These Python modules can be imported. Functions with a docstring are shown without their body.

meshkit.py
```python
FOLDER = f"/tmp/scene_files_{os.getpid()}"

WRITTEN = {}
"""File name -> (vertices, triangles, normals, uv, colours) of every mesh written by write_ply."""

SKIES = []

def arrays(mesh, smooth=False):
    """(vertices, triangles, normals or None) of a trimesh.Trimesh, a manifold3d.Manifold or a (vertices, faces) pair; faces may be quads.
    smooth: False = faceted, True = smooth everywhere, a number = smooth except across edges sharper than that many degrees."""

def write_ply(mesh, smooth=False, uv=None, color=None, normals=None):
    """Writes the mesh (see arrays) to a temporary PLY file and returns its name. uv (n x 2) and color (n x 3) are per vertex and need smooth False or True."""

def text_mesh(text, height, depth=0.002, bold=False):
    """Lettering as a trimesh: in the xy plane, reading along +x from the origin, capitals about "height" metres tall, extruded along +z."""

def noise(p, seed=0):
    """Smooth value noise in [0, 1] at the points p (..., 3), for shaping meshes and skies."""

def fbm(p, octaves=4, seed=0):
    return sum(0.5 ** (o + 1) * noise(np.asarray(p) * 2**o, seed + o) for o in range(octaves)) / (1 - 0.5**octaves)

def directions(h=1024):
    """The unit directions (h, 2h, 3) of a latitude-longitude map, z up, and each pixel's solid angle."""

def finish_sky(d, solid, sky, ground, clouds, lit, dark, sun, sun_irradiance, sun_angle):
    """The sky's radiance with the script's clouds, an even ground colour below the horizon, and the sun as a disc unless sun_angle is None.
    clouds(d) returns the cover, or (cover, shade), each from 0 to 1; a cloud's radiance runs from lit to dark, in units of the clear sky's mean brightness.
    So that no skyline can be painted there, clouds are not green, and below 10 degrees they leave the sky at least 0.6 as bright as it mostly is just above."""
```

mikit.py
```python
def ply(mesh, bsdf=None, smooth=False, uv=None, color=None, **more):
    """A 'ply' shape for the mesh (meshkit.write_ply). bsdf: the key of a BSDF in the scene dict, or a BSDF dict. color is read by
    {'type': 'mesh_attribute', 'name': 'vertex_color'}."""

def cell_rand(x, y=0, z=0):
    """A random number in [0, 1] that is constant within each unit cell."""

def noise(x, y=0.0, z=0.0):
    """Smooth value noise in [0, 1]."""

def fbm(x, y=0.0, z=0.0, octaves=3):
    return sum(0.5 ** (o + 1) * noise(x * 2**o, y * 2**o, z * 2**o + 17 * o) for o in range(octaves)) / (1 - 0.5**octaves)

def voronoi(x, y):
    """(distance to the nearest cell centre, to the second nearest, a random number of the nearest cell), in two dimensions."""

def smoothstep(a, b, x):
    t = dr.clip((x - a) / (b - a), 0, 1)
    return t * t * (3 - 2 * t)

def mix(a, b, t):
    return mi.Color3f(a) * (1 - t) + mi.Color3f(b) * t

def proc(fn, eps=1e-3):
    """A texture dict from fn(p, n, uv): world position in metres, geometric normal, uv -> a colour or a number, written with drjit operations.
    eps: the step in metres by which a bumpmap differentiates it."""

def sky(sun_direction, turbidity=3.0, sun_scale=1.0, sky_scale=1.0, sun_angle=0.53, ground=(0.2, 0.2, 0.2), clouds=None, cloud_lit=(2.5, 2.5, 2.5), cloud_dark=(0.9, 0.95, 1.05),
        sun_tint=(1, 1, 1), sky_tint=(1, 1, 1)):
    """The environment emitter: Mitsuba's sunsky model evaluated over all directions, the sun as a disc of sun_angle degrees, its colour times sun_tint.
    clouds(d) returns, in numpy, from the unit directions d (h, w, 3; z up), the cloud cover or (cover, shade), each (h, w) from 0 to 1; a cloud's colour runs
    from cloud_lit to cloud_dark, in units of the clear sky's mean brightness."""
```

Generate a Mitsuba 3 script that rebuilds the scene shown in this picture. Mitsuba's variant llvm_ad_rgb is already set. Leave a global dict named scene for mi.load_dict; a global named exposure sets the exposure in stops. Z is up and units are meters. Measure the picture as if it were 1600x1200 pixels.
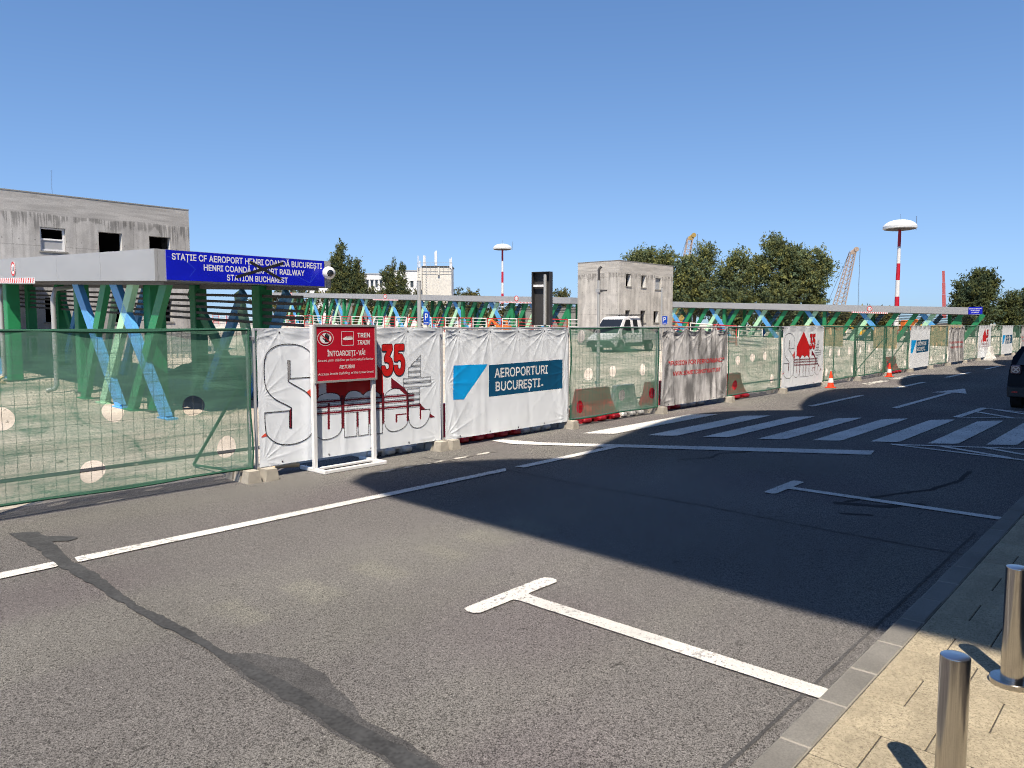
import math, random
import numpy as np, trimesh, manifold3d as m3
import drjit as dr, mitsuba as mi, mikit, meshkit
from mikit import proc, noise, fbm, voronoi, smoothstep, mix, cell_rand
from shapely.geometry import Polygon, LineString, Point, box as sbox
from shapely.ops import unary_union
T = mi.ScalarTransform4f

# ---------------------------------------------------------------- camera, sky, exposure
# axes: +Y runs along the road (away), +X towards the terminal pavement, z up; the eye stands over the origin
EYE = 2.15
AZ, PITCH, FOV = math.radians(42.06), math.radians(4.506), 68.26
fwd = np.array([-math.sin(AZ)*math.cos(PITCH), math.cos(AZ)*math.cos(PITCH), -math.sin(PITCH)])
SUN = (0.43, -0.575, 1.0)
exposure = 1.72
scene, labels = {}, {}
scene['camera'] = {'type': 'perspective', 'fov': FOV, 'fov_axis': 'x', 'near_clip': 0.05, 'far_clip': 4000.0,
                   'to_world': T().look_at([0, 0, EYE], [float(fwd[0]), float(fwd[1]), EYE+float(fwd[2])], [0, 0, 1])}
scene['sky_light'] = mikit.sky(SUN, turbidity=2.6, ground=(0.2, 0.19, 0.17), sun_scale=1.5, sun_tint=(.95, 1.0, 1.09), sky_tint=(.95, 1.08, 1.25))

# ---------------------------------------------------------------- helpers
count = {}
def numbered(k):
    n = count.get(k, 0); count[k] = n+1
    return k if n == 0 else f'{k}_{n:03d}'
def thing(name, label, cat, group=None):
    k = numbered(name); labels[k] = {'label': label, 'category': cat}
    if group: labels[k]['group'] = group
    return k
def put(key, mesh, mat, smooth=False, color=None):
    if isinstance(mesh, MB): mesh = mesh.mesh()
    scene[key] = mikit.ply(mesh, mat, smooth=smooth, color=color)
    return key
def part(parent, name, mesh, mat, smooth=False, label=None, kind=None):
    k = put(numbered(parent+'__'+name), mesh, mat, smooth)
    if label: labels.setdefault(k, {})['label'] = label
    if kind: labels.setdefault(k, {})['kind'] = kind
    return k
def single(name, label, cat, mesh, mat, smooth=False, group=None):
    return put(thing(name, label, cat, group), mesh, mat, smooth)
def structure(name, mesh, mat, smooth=False):
    k = put(numbered(name), mesh, mat, smooth); labels[k] = {'kind': 'structure'}
    return k
def unit(v):
    v = np.asarray(v, float); return v/np.linalg.norm(v)
BF = np.array([[0,2,3],[0,3,1],[4,5,7],[4,7,6],[0,1,5],[0,5,4],[2,6,7],[2,7,3],[0,4,6],[0,6,2],[1,3,7],[1,7,5]])
class MB:
    "collects simple solids into one mesh"
    def __init__(s): s.v, s.f, s.n = [], [], 0
    def add(s, v, f):
        v = np.asarray(v, float); s.v.append(v); s.f.append(np.asarray(f)+s.n); s.n += len(v); return s
    def addm(s, m): return s.add(m.vertices, m.faces)
    def box(s, x0, x1, y0, y1, z0, z1):
        return s.add([[x, y, z] for x in (x0, x1) for y in (y0, y1) for z in (z0, z1)], BF)
    def pts8(s, p): return s.add(p, BF)     # order: x outer, y middle, z inner
    def bar(s, p, q, w, t, up=(0, 0, 1)):
        p, q = np.asarray(p, float), np.asarray(q, float); d = unit(q-p)
        a = np.cross(d, up)
        a = unit(a) if np.linalg.norm(a) > 1e-6 else unit(np.cross(d, [1, 0, 0])); b = np.cross(a, d)
        return s.add([p*(1-i)+q*i + a*(w/2*j) + b*(t/2*k) for i in (0, 1) for j in (-1, 1) for k in (-1, 1)], BF)
    def tube(s, pts, r, n=8, cap=True):
        p = np.asarray(pts, float); t = np.gradient(p, axis=0); t /= np.linalg.norm(t, axis=1, keepdims=True)
        a = np.cross(t[0], [0, 0, 1.0] if abs(t[0][2]) < .9 else [1.0, 0, 0]); a = unit(a)
        A = []
        for ti in t:
            a = unit(a-ti*(a@ti)); A.append(a)
        A = np.array(A); B = np.cross(t, A); g = np.arange(n)*2*np.pi/n
        r = np.broadcast_to(r, (len(p),))
        v = (p[:, None]+r[:, None, None]*(np.cos(g)[None, :, None]*A[:, None]+np.sin(g)[None, :, None]*B[:, None])).reshape(-1, 3)
        f = []
        for i in range(len(p)-1):
            for j in range(n):
                a0, a1, b0, b1 = i*n+j, i*n+(j+1) % n, (i+1)*n+j, (i+1)*n+(j+1) % n
                f += [[a0, a1, b1], [a0, b1, b0]]
        if cap:
            for j in range(1, n-1): f += [[0, j+1, j], [(len(p)-1)*n, (len(p)-1)*n+j, (len(p)-1)*n+j+1]]
        return s.add(v, f)
    def hull(s, pts):
        h = trimesh.convex.convex_hull(np.asarray(pts, float)); return s.add(h.vertices, h.faces)
    def bevbox(s, x0, x1, y0, y1, z0, z1, b=.006):
        p = []
        for i, x in enumerate((x0, x1)):
            for j, y in enumerate((y0, y1)):
                for k, z in enumerate((z0, z1)):
                    sx, sy, sz = 1-2*i, 1-2*j, 1-2*k
                    p += [[x, y+sy*b, z+sz*b], [x+sx*b, y, z+sz*b], [x+sx*b, y+sy*b, z]]
        return s.hull(p)
    def lathe(s, prof, c=(0, 0, 0), n=32):
        p = np.asarray(prof, float); g = np.arange(n)*2*np.pi/n
        v = np.stack([p[:, None, 0]*np.cos(g), p[:, None, 0]*np.sin(g), np.broadcast_to(p[:, None, 1], (len(p), n))], -1).reshape(-1, 3)+np.asarray(c, float)
        f = []
        for i in range(len(p)-1):
            for j in range(n):
                a0, a1, b0, b1 = i*n+j, i*n+(j+1) % n, (i+1)*n+j, (i+1)*n+(j+1) % n
                f += [[a0, a1, b1], [a0, b1, b0]]
        return s.add(v, f)
    def mesh(s): return trimesh.Trimesh(np.vstack(s.v), np.vstack(s.f), process=False)
def box(*a): return MB().box(*a)
def bar(*a, **k): return MB().bar(*a, **k)
def tube(*a, **k): return MB().tube(*a, **k)

def tri2d(poly):
    v, f = trimesh.creation.triangulate_polygon(poly, engine='earcut')
    return np.asarray(v), np.asarray(f)
def frame_map(o, eu, ev, en):
    o, eu, ev, en = (np.asarray(q, float) for q in (o, eu, ev, en))
    return lambda u, v, w=0.0: o+np.outer(u, eu)+np.outer(v, ev)+np.outer(np.broadcast_to(w, np.shape(u)), en)
def plate(polys, fm, w0, w1=None):
    "flat shapes in a plane, thick from w0 to w1 (or a bare print at w0)"
    m = MB()
    for P in (polys if isinstance(polys, (list, tuple)) else [polys]):
        for g in getattr(P, 'geoms', [P]):
            if g.is_empty or g.area < 1e-9: continue
            v, f = tri2d(g)
            if w1 is None:
                a = fm(v[:, 0], v[:, 1], w0); m.add(a, f)
            else:
                e = trimesh.creation.extrude_polygon(g, w1-w0, engine='earcut')
                m.add(fm(e.vertices[:, 0], e.vertices[:, 1], e.vertices[:, 2]+w0), e.faces)
    return m
text_cache = {}
def text2d(text, bold=True):
    if (text, bold) not in text_cache:
        m = meshkit.text_mesh(text, 1.0, .1, bold)
        keep = (m.vertices[m.faces][:, :, 2] > .05).all(1)
        f = m.faces[keep]; ids, inv = np.unique(f, return_inverse=True)
        text_cache[text, bold] = (m.vertices[ids][:, :2], inv.reshape(-1, 3))
    v, f = text_cache[text, bold]
    return v.copy(), f
def text_fit(text, u0, u1, v0, cap, bold=True, shear=0.0):
    "lettering in the box u0..u1 with its baseline at v0 and capitals cap tall"
    v, f = text2d(text, bold); v = v.copy()
    v[:, 0] += shear*v[:, 1]
    a, b = v[:, 0].min(), v[:, 0].max()
    v[:, 0] = u0+(v[:, 0]-a)*(u1-u0)/(b-a); v[:, 1] = v0+v[:, 1]*cap
    return v, f
def lettering(lines, fm, w):
    m = MB()
    for l in lines:
        v, f = text_fit(*l[:5], **(l[5] if len(l) > 5 else {}))
        m.add(fm(v[:, 0], v[:, 1], w), f)
    return m
def outline(pts, w=.006, closed=True):
    L = LineString(list(pts)+([pts[0]] if closed else []))
    return L.buffer(w, join_style=2, cap_style=2)
def ring(cx, cy, r0, r1, n=24): return Point(cx, cy).buffer(r1, n).difference(Point(cx, cy).buffer(r0, n))
def gz(x): return 0.025*np.clip(-10.5-np.asarray(x, float), 0, 70)

# ---------------------------------------------------------------- materials
def mat(name, color, rough=.6, metallic=0.0, spec=.5, **more):
    scene[name] = {'type': 'twosided', 'b': {'type': 'principled', 'base_color': color if isinstance(color, dict) else {'type': 'rgb', 'value': list(color)}, 'roughness': rough, 'metallic': metallic, 'specular': spec, **more}}
    return name
def asphalt_col(p, n, uv):
    g = noise(p.x*235, p.y*235)*.62+noise(p.x*110+9, p.y*110)*.38
    big = fbm(p.x*.45+3, p.y*.45, 1, 4)
    spots = smoothstep(.87, .91, noise(p.x*31+31, p.y*23))*smoothstep(.62, .75, noise(p.x*2.1, p.y*2.1+5))
    k = dr.clip(1+2.5*(g-.5), .2, 2.0)*(.82+.36*big)*(1-.5*spots)*(1-.13*smoothstep(-5.6, -7.0, p.x))*(1-.10*smoothstep(7, 14, p.y))
    pale = .55*smoothstep(.5, .75, fbm(p.x*1.1+7, p.y*.28+2, 2, 3))
    tone = mix((.124, .120, .117), (.140, .139, .127), pale)
    ghost = smoothstep(.34, .24, dr.abs(p.x+5.2))*smoothstep(-.2, .6, dr.sin(p.y*9.5+1.5*noise(p.y*3, p.x*3)))*smoothstep(7.2, 6.2, p.y)*smoothstep(2.3, 2.9, p.y)*(.5+.6*noise(p.x*5, p.y*5))
    tone = mix(tone, (.165, .163, .142), ghost*.8)
    tone = mix(tone, (.117, .109, .110), smoothstep(.45, .8, noise(p.x*.9+40, p.y*.5)))
    chip = smoothstep(.86, .95, noise(p.x*210+5, p.y*210+7))
    return tone*k + mi.Color3f(.20, .19, .18)*chip
mat('m_asphalt', proc(asphalt_col), .9, spec=.1)
mat('m_tar', proc(lambda p, n, uv: mi.Color3f(.050, .052, .054)*(.75+.5*noise(p.x*60, p.y*60))*(.8+.5*fbm(p.x*6, p.y*6, 0, 3))), .8, spec=.12)
def tarpatch_col(p, n, uv):
    return mi.Color3f(.072, .072, .073)*(.55+.9*noise(p.x*150, p.y*150))*(.75+.5*fbm(p.x*9, p.y*9, 0, 3))
mat('m_tarpatch', proc(tarpatch_col), .85, spec=.12)
mat('m_skid', (.048, .048, .050), .95, spec=.05)
def paint_col(p, n, uv):
    wear = smoothstep(.58, .76, fbm(p.x*38, p.y*38, 3, 3))*smoothstep(.3, .7, noise(p.x*2.3, p.y*2.3, 4))
    speck = smoothstep(.84, .92, noise(p.x*110, p.y*110))
    dirt = fbm(p.x*1.7, p.y*1.7, 1, 3)
    c = mi.Color3f(.56, .555, .53)*(.78+.35*dirt)*(.88+.24*noise(p.x*120, p.y*120))
    return mix(c, (.13, .125, .12), dr.minimum(1, wear*.7+speck*.75))
mat('m_paint', proc(paint_col), .75, spec=.3)
def worn_col(p, n, uv):
    wear = smoothstep(.40, .62, fbm(p.x*9, p.y*9, 3, 4))
    return mix(mi.Color3f(.40, .39, .36), (.10, .096, .09), wear)
mat('m_paint_worn', proc(worn_col), .8, spec=.3)
mat('m_kerb', proc(lambda p, n, uv: mi.Color3f(.185, .18, .165)*(.8+.25*noise(p.x*140, p.y*140))*(.72+.5*fbm(p.x*3, p.y*3, 2, 4))), .85, spec=.25)
def slab_col(p, n, uv):
    pit = smoothstep(.64, .80, noise(p.x*170, p.y*170))
    k = (.75+.4*noise(p.x*85+3, p.y*85))*(.85+.25*fbm(p.x*5, p.y*5, 0, 3))*(.93+.14*cell_rand(dr.floor(p.x*5.0), dr.floor((p.y+.03)*2.5)))
    return mix(mi.Color3f(.36, .315, .225)*k, (.15, .13, .09), pit*.7)
mat('m_slab', proc(slab_col), .9, spec=.2)
mat('m_joint', (.06, .052, .042), .95)
mat('m_mortar', (.30, .285, .25), .95)
def site_col(p, n, uv):
    st = fbm(p.x*.7, p.y*.28, 4, 4); f = noise(p.x*30, p.y*30)
    c = mix((.27, .245, .21), (.36, .33, .29), smoothstep(.25, .75, st))
    c = mix(c, (.22, .20, .17), smoothstep(.56, .74, fbm(p.x*.35+9, p.y*.9, 1, 3))*.6)
    return c*(.85+.3*f)
mat('m_site', proc(site_col), .95, spec=.15)
mat('m_drain', (.03, .03, .032), .7)
def concrete(ztop, tone):
    def f(p, n, uv):
        h = p.y*dr.abs(n.x)+p.x*dr.abs(n.y); d = ztop-p.z
        fl = fbm(h*2.6, p.z*2.6, 2, 5); st = fbm(h*7.5, p.z*.55, 5, 4); fine = noise(h*38, p.z*38, 3)
        band = 1-smoothstep(.86, .93, d+.10*noise(h*1.5, 0, 4))
        bandtex = (.50+.45*fbm(h*1.1, p.z*10, 8, 4))
        length = .12+1.1*noise(h*5.5, 3)*noise(h*1.3, 9); drip = (1-band)*(1-smoothstep(length*.5, length, d-.90))*smoothstep(.35, .6, noise(h*21, p.z*.8, 6))
        hj = dr.abs(h/1.25-dr.floor(h/1.25)-.5); vj = dr.abs((p.z-.2)/2.7-dr.floor((p.z-.2)/2.7)-.5)
        joint = 1-.36*smoothstep(.489, .496, hj)-.30*smoothstep(.4915, .497, vj)
        th = dr.sqrt(dr.square((h/.62-dr.floor(h/.62)-.5)*.62)+dr.square((p.z/1.3-dr.floor(p.z/1.3)-.5)*1.3)); hole = 1-.5*(1-smoothstep(.022, .035, th))
        pan = .90+.20*cell_rand(dr.floor(h/1.25+.5), dr.floor((p.z-.2)/2.7+.5), 3)
        wet = smoothstep(.55, .72, fbm(h*.9, p.z*.5, 11, 3))
        k = (.60+.40*fl)*(.68+.5*st)*(.92+.16*fine)*joint*hole*pan*(1-.42*drip)*(1-.16*wet)
        k = k*(1-band)+bandtex*(.9+.2*fine)*band*.92
        return mi.Color3f(*tone)*k
    return f
mat('m_concrete', proc(concrete(7.86, (.47, .47, .465))), .9, spec=.15); mat('m_concrete_small', proc(concrete(6.75, (.60, .585, .55))), .9, spec=.15)
mat('m_concrete_trim', (.20, .20, .19), .9)
mat('m_block', proc(lambda p, n, uv: mi.Color3f(.33, .31, .27)*(.75+.5*fbm(p.x*14, p.y*14, p.z*14, 3))), .95, spec=.15)
mat('m_dark', (.02, .02, .021), .8)
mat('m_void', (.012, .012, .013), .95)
mat('m_fascia', proc(lambda p, n, uv: mi.Color3f(.30, .315, .33)*(.93+.14*fbm((p.x+p.y)*.7, p.z*2.2, 1, 3))), .42, spec=.4)
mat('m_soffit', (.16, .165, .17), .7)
def steelpaint(name, c):
    mat(name, proc(lambda p, n, uv: mi.Color3f(*c)*(.86+.26*fbm(p.x*1.7, p.y*1.7, p.z*2.3, 3))), .45, spec=.4)
steelpaint('m_green', (.018, .205, .082)); steelpaint('m_blue', (.09, .32, .64)); steelpaint('m_pale', (.38, .66, .43))
mat('m_slat', (.055, .055, .058), .6)
mat('m_pipe', (.42, .43, .43), .4, .3)
mat('m_galv', (.50, .51, .52), .45, .55)
mat('m_wire', (.07, .08, .08), .6)
mat('m_banner', proc(lambda p, n, uv: mi.Color3f(.715, .765, .83)*(.95+.07*fbm(p.y*1.5, p.z*1.5, p.x, 3))), .42, spec=.35)
mat('m_banner_thin', proc(lambda p, n, uv: mi.Color3f(.44, .44, .45)*(.40+1.1*smoothstep(.25, .8, fbm(p.y*6.5, p.z*2.0, 4, 4)))), .3, spec=.6)
mat('m_print_black', (.012, .012, .016), .5)
mat('m_print_red', (.50, .012, .012), .45)
mat('m_print_dark', (.155, .008, .018), .45)
mat('m_print_coral', (.62, .075, .045), .45)
mat('m_print_grey', (.33, .33, .35), .5)
mat('m_print_sky', (.004, .315, .74), .42)
mat('m_print_navy', (.004, .066, .148), .42)
mat('m_print_white', (.66, .67, .69), .45)
mat('m_print_pink', (.52, .03, .035), .5)
mat('m_white', (.66, .67, .68), .4)
mat('m_sign_red', (.40, .007, .022), .4)
mat('m_sign_blue', proc(lambda p, n, uv: mi.Color3f(.004, .010, .44)*(.85+.3*fbm(p.y*2, p.z*3, 0, 3))), .35)
mat('m_sign_crease', (.02, .05, .50), .4)
mat('m_sign_rail', (.35, .36, .36), .4, .3)
mat('m_p_blue', (.006, .055, .42), .35)
mat('m_plastic_red', (.52, .018, .030), .4)
mat('m_plastic_white', (.62, .615, .59), .45)
mat('m_cone', (.72, .055, .015), .45)
mat('m_steel', proc(lambda p, n, uv: mi.Color3f(.47, .45, .43)*(.86+.28*noise(p.x*900+p.y*900, p.z*5)-.10*smoothstep(.55, .8, fbm(p.x*30, p.y*30, p.z*9, 3)))), .19, 1.0)
mat('m_steel_top', (.62, .63, .65), .3, 1.0)
mat('m_rail_white', (.72, .71, .67), .5); mat('m_rail_red', (.46, .03, .035), .5)
mat('m_parapet', proc(lambda p, n, uv: mi.Color3f(.56, .54, .51)*(.85+.25*fbm(p.x*.8, p.z*2, 3, 3))), .8)
mat('m_office', (.60, .61, .62), .7); mat('m_office_trim', (.30, .32, .34), .6); mat('m_pane', (.05, .06, .07), .15)
mat('m_tower', proc(lambda p, n, uv: mi.Color3f(.60, .585, .54)*(.9+.16*fbm(p.x*.6+p.y*.6, p.z*.3, 3, 3))), .8)
mat('m_mast_white', (.62, .62, .62), .4); mat('m_mast_red', (.44, .012, .028), .4); mat('m_dome', (.60, .62, .62), .4); mat('m_dome_under', (.06, .06, .065), .6)
mat('m_crane', (.32, .25, .20), .6); mat('m_crane_yellow', (.30, .21, .06), .6); mat('m_boom', (.42, .10, .10), .5)
mat('m_van', (.62, .63, .64), .25, spec=.5, clearcoat=.6); mat('m_glass_dark', (.015, .018, .022), .06, spec=.8); mat('m_rubber', (.018, .018, .019), .8); mat('m_black_plastic', (.028, .028, .03), .55)
mat('m_rim', (.30, .30, .31), .35, .8); mat('m_lamp_glass', (.55, .57, .6), .1, .4)
mat('m_suv', (.003, .004, .012), .3, spec=.12); mat('m_suv_lamp', (.20, .12, .13), .12, spec=.8); mat('m_reflector', (.55, .008, .01), .2, spec=.8)
mat('m_machine_orange', (.62, .15, .02), .5); mat('m_machine_yellow', (.66, .38, .03), .5)
mat('m_plywood', (.36, .28, .16), .8); mat('m_brown', (.30, .18, .05), .7); mat('m_shed', (.24, .245, .23), .85)
mat('m_bark', (.075, .06, .045), .9)
mat('m_wood', (.55, .42, .25), .8)
mat('m_facade', (.09, .095, .10), .5); mat('m_roof_metal', (.12, .12, .125), .6)
for nm in ('m_leaf',):
    scene[nm] = {'type': 'principledthin', 'base_color': {'type': 'mesh_attribute', 'name': 'vertex_color'}, 'roughness': .65, 'diff_trans': .8, 'eta': 1.3}
def net_cover(p, n, uv):
    fine = noise(p.z*210, p.y*2.0, 3)
    fold = fbm(p.y*1.3, p.z*9, 2, 3)
    weave = smoothstep(.32, .68, fine)
    crease = smoothstep(.035, .0, dr.abs(fbm(p.y*.8+.6*p.z, p.z*1.7, 7, 3)-.5))+.7*smoothstep(.03, .0, dr.abs(fbm(p.y*1.6-.5*p.z, p.z*.9, 15, 2)-.5))
    return dr.clip(.16*crease+.48+.20*weave+.34*(fold-.5), 0, 1)
scene['m_net'] = {'type': 'mask', 'opacity': proc(net_cover), 'b': {'type': 'twosided', 'b': {'type': 'diffuse', 'reflectance': {'type': 'rgb', 'value': [.110, .240, .180]}}}}
mat('m_net_hem', (.018, .085, .052), .7)

# ---------------------------------------------------------------- terminal (outside the frame: its scalloped roof throws the big shade)
RH = 15.0
def roof_edge():
    lobe = [(0, -7.0), (1.2, -7.5), (2.4, -7.85), (3.6, -8.16), (5.0, -8.42), (6.2, -8.56), (6.9, -8.55), (7.4, -8.42), (7.9, -8.18), (8.4, -7.85), (8.9, -7.4), (9.27, -7.0)]
    pts = []
    for k in range(-1, 17):
        y0 = 9.27+9.27*k
        pts += [(x, y0+dy) for dy, x in lobe[:-1] if y0+dy > 5.95]
    pts[0] = (-8.50, 6.12)
    pts = [(-2.0, 5.56), (-7.55, 5.88)]+pts
    return [(x+SUN[0]*RH, y+SUN[1]*RH) for x, y in pts]
edge = roof_edge(); y1 = edge[-1][1]
RP = Polygon([(40, edge[0][1])]+edge+[(40, y1)])
XYM = frame_map((0, 0, 0), (1, 0, 0), (0, 1, 0), (0, 0, 1))
term = thing('terminal_building', 'long grey terminal building with scalloped roof edge on the pavement side', 'building')
part(term, 'roof', plate(RP, XYM, RH, RH+.7), 'm_roof_metal')
part(term, 'facade', box(6, 6.6, edge[0][1], y1, 0, RH-.01), 'm_facade')
for k in range(24):
    yy = edge[0][1]+1.2+k*6.1
    part(term, 'window', box(5.96, 5.99, yy, yy+4.6, .9, 4.6), 'm_glass_dark')
for k in range(12):
    yy = edge[0][1]+2.5+k*12
    if k: part(term, 'column', tube([(3.6, yy, .1), (3.6, yy, RH-.02)], .35, 14), 'm_facade')

# ---------------------------------------------------------------- ground, road, kerb, pavement
xs = np.r_[-10.2, -10.5, -13, -17, -22, -30, -40, -52, -66, -80.5, -120, -300, -1200]
ys = np.r_[-300, -60, -20, 0, 20, 40, 60, 90, 130, 200, 400, 1500]
gx, gy = np.meshgrid(xs, ys, indexing='ij'); gzv = gz(gx)
v = np.stack([gx, gy, gzv], -1).reshape(-1, 3); ny = len(ys)
f = [[i*ny+j, i*ny+j+1, (i+1)*ny+j+1] for i in range(len(xs)-1) for j in range(ny-1)]+[[i*ny+j, (i+1)*ny+j+1, (i+1)*ny+j] for i in range(len(xs)-1) for j in range(ny-1)]
structure('site_ground', trimesh.Trimesh(v, f, process=False), 'm_site', smooth=True)
structure('road', MB().add([[-10.2, -60, 0], [-1.0, -60, 0], [-1.0, 900, 0], [-10.2, 900, 0]], [[0, 1, 2], [0, 2, 3]]), 'm_asphalt')
structure('drain_channel', MB().box(-11.98, -11.74, -20, 30, -.05, .045), 'm_drain')
structure('pavement', MB().box(-1.29, 30, -30, 900, -.02, .0755), 'm_joint')
kerb = structure('kerb', MB().box(-1.447, -1.294, -30, 900, -.02, .0755), 'm_mortar')
for k in range(-2, 74):
    y0 = 2.045+.525*k
    part(kerb, 'stone', MB().bevbox(-1.452+.0015*((k*7) % 3-1), -1.292, y0+.0065, y0+.5185, -.01, .080+.0012*((k*5) % 4-1), .010), 'm_kerb')
pv = 'pavement'
def fcam(p):
    d = np.asarray(p, float)-[0, 0, EYE]; R = np.array([math.cos(AZ), math.sin(AZ), 0]); z = d@fwd
    return z > .1 and abs(d@R)/z < .76
rs = random.Random(4)
for c in range(-2, 66):
    y0 = 2.77+.4*c; off = -.87 if c % 2 == 1 else -1.07
    for j in range(-2, 11):
        x0 = off+.4*j; a, b = max(x0, -1.288), min(x0+.4, 2.2)
        if -1.29 < x0 < -1.2: a = -1.288
        if b-a < .05 or not any(fcam((q, w, .08)) for q in (a-.3, b+.3) for w in (y0-.3, y0+.7)): continue
        if len([1 for k in scene if k.startswith('pavement__slab')]) > 255: break
        part(pv, 'slab', MB().bevbox(a+.0034, b-.0034, y0+.0034, y0+.3966, .03, .080+rs.uniform(-.0012, .0012), .004), 'm_slab')

def rough_poly(pts, amp=.008, step=.05, seed=1):
    P = Polygon(pts).exterior; n = max(8, int(P.length/step)); out = []
    for i in range(n):
        q = P.interpolate(i/n, normalized=True); s = meshkit.fbm(np.array([[q.x*9+seed, q.y*9, 0.3], [q.x*9, q.y*9+seed, 7.3]]), 3)-.5
        out.append((q.x+amp*4*s[0], q.y+amp*4*s[1]))
    return Polygon(out).buffer(0)
def sheet(name, polys, z, m):
    return part('road', name, plate(polys, XYM, z), m)
# tar strip across the road and the darker repair patch
tar = [(-8.95, 2.20), (-8.80, 2.42), (-8.3, 2.40), (-7.90, 2.355), (-7.47, 2.31), (-7.11, 2.335), (-6.5, 2.30), (-5.95, 2.265), (-5.41, 2.31), (-4.69, 2.315), (-4.3, 2.34), (-3.7, 2.34), (-3.1, 2.36), (-2.6, 2.37), (-1.6, 2.37), (-1.6, 2.25), (-2.72, 2.25), (-3.3, 2.235), (-3.9, 2.23), (-4.34, 2.24), (-4.73, 2.255), (-5.69, 2.20), (-6.88, 2.195), (-7.42, 2.17), (-8.0, 2.21), (-8.42, 2.20)]
sheet('repair_patch', rough_poly([(-4.62, 2.28), (-4.50, 2.40), (-4.42, 2.47), (-4.30, 2.50), (-4.18, 2.575), (-4.0, 2.57), (-3.82, 2.56), (-3.66, 2.50), (-3.45, 2.47), (-3.28, 2.40), (-3.05, 2.42), (-2.6, 2.39), (-2.5, 2.24), (-3.3, 2.21), (-4.0, 2.20), (-4.5, 2.22)], .012), .004, 'm_tarpatch')
sheet('tar_strip', [rough_poly(tar, .016, .03), rough_poly([(-8.55, 2.42), (-8.35, 2.60), (-8.25, 2.62), (-8.20, 2.52), (-8.32, 2.38)], .010)], .008, 'm_tar')
W = .085
def rect(x0, x1, y0, y1, r=0):
    p = sbox(x0, y0, x1, y1); return p.buffer(-r).buffer(r) if r else p
sheet('edge_line', [rough_poly([(-7.56, -12), (-7.38, -12), (-7.38, 2.17), (-7.56, 2.19)], .002, .06), rough_poly([(-7.56, 2.36), (-7.38, 2.33), (-7.39, 8.06), (-7.54, 8.22)], .003, .06)], .012, 'm_paint')
sheet('edge_line', rough_poly([(-7.52, 8.40), (-7.36, 8.44), (-7.38, 11.1), (-7.55, 11.1)], .003), .012, 'm_paint')
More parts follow.
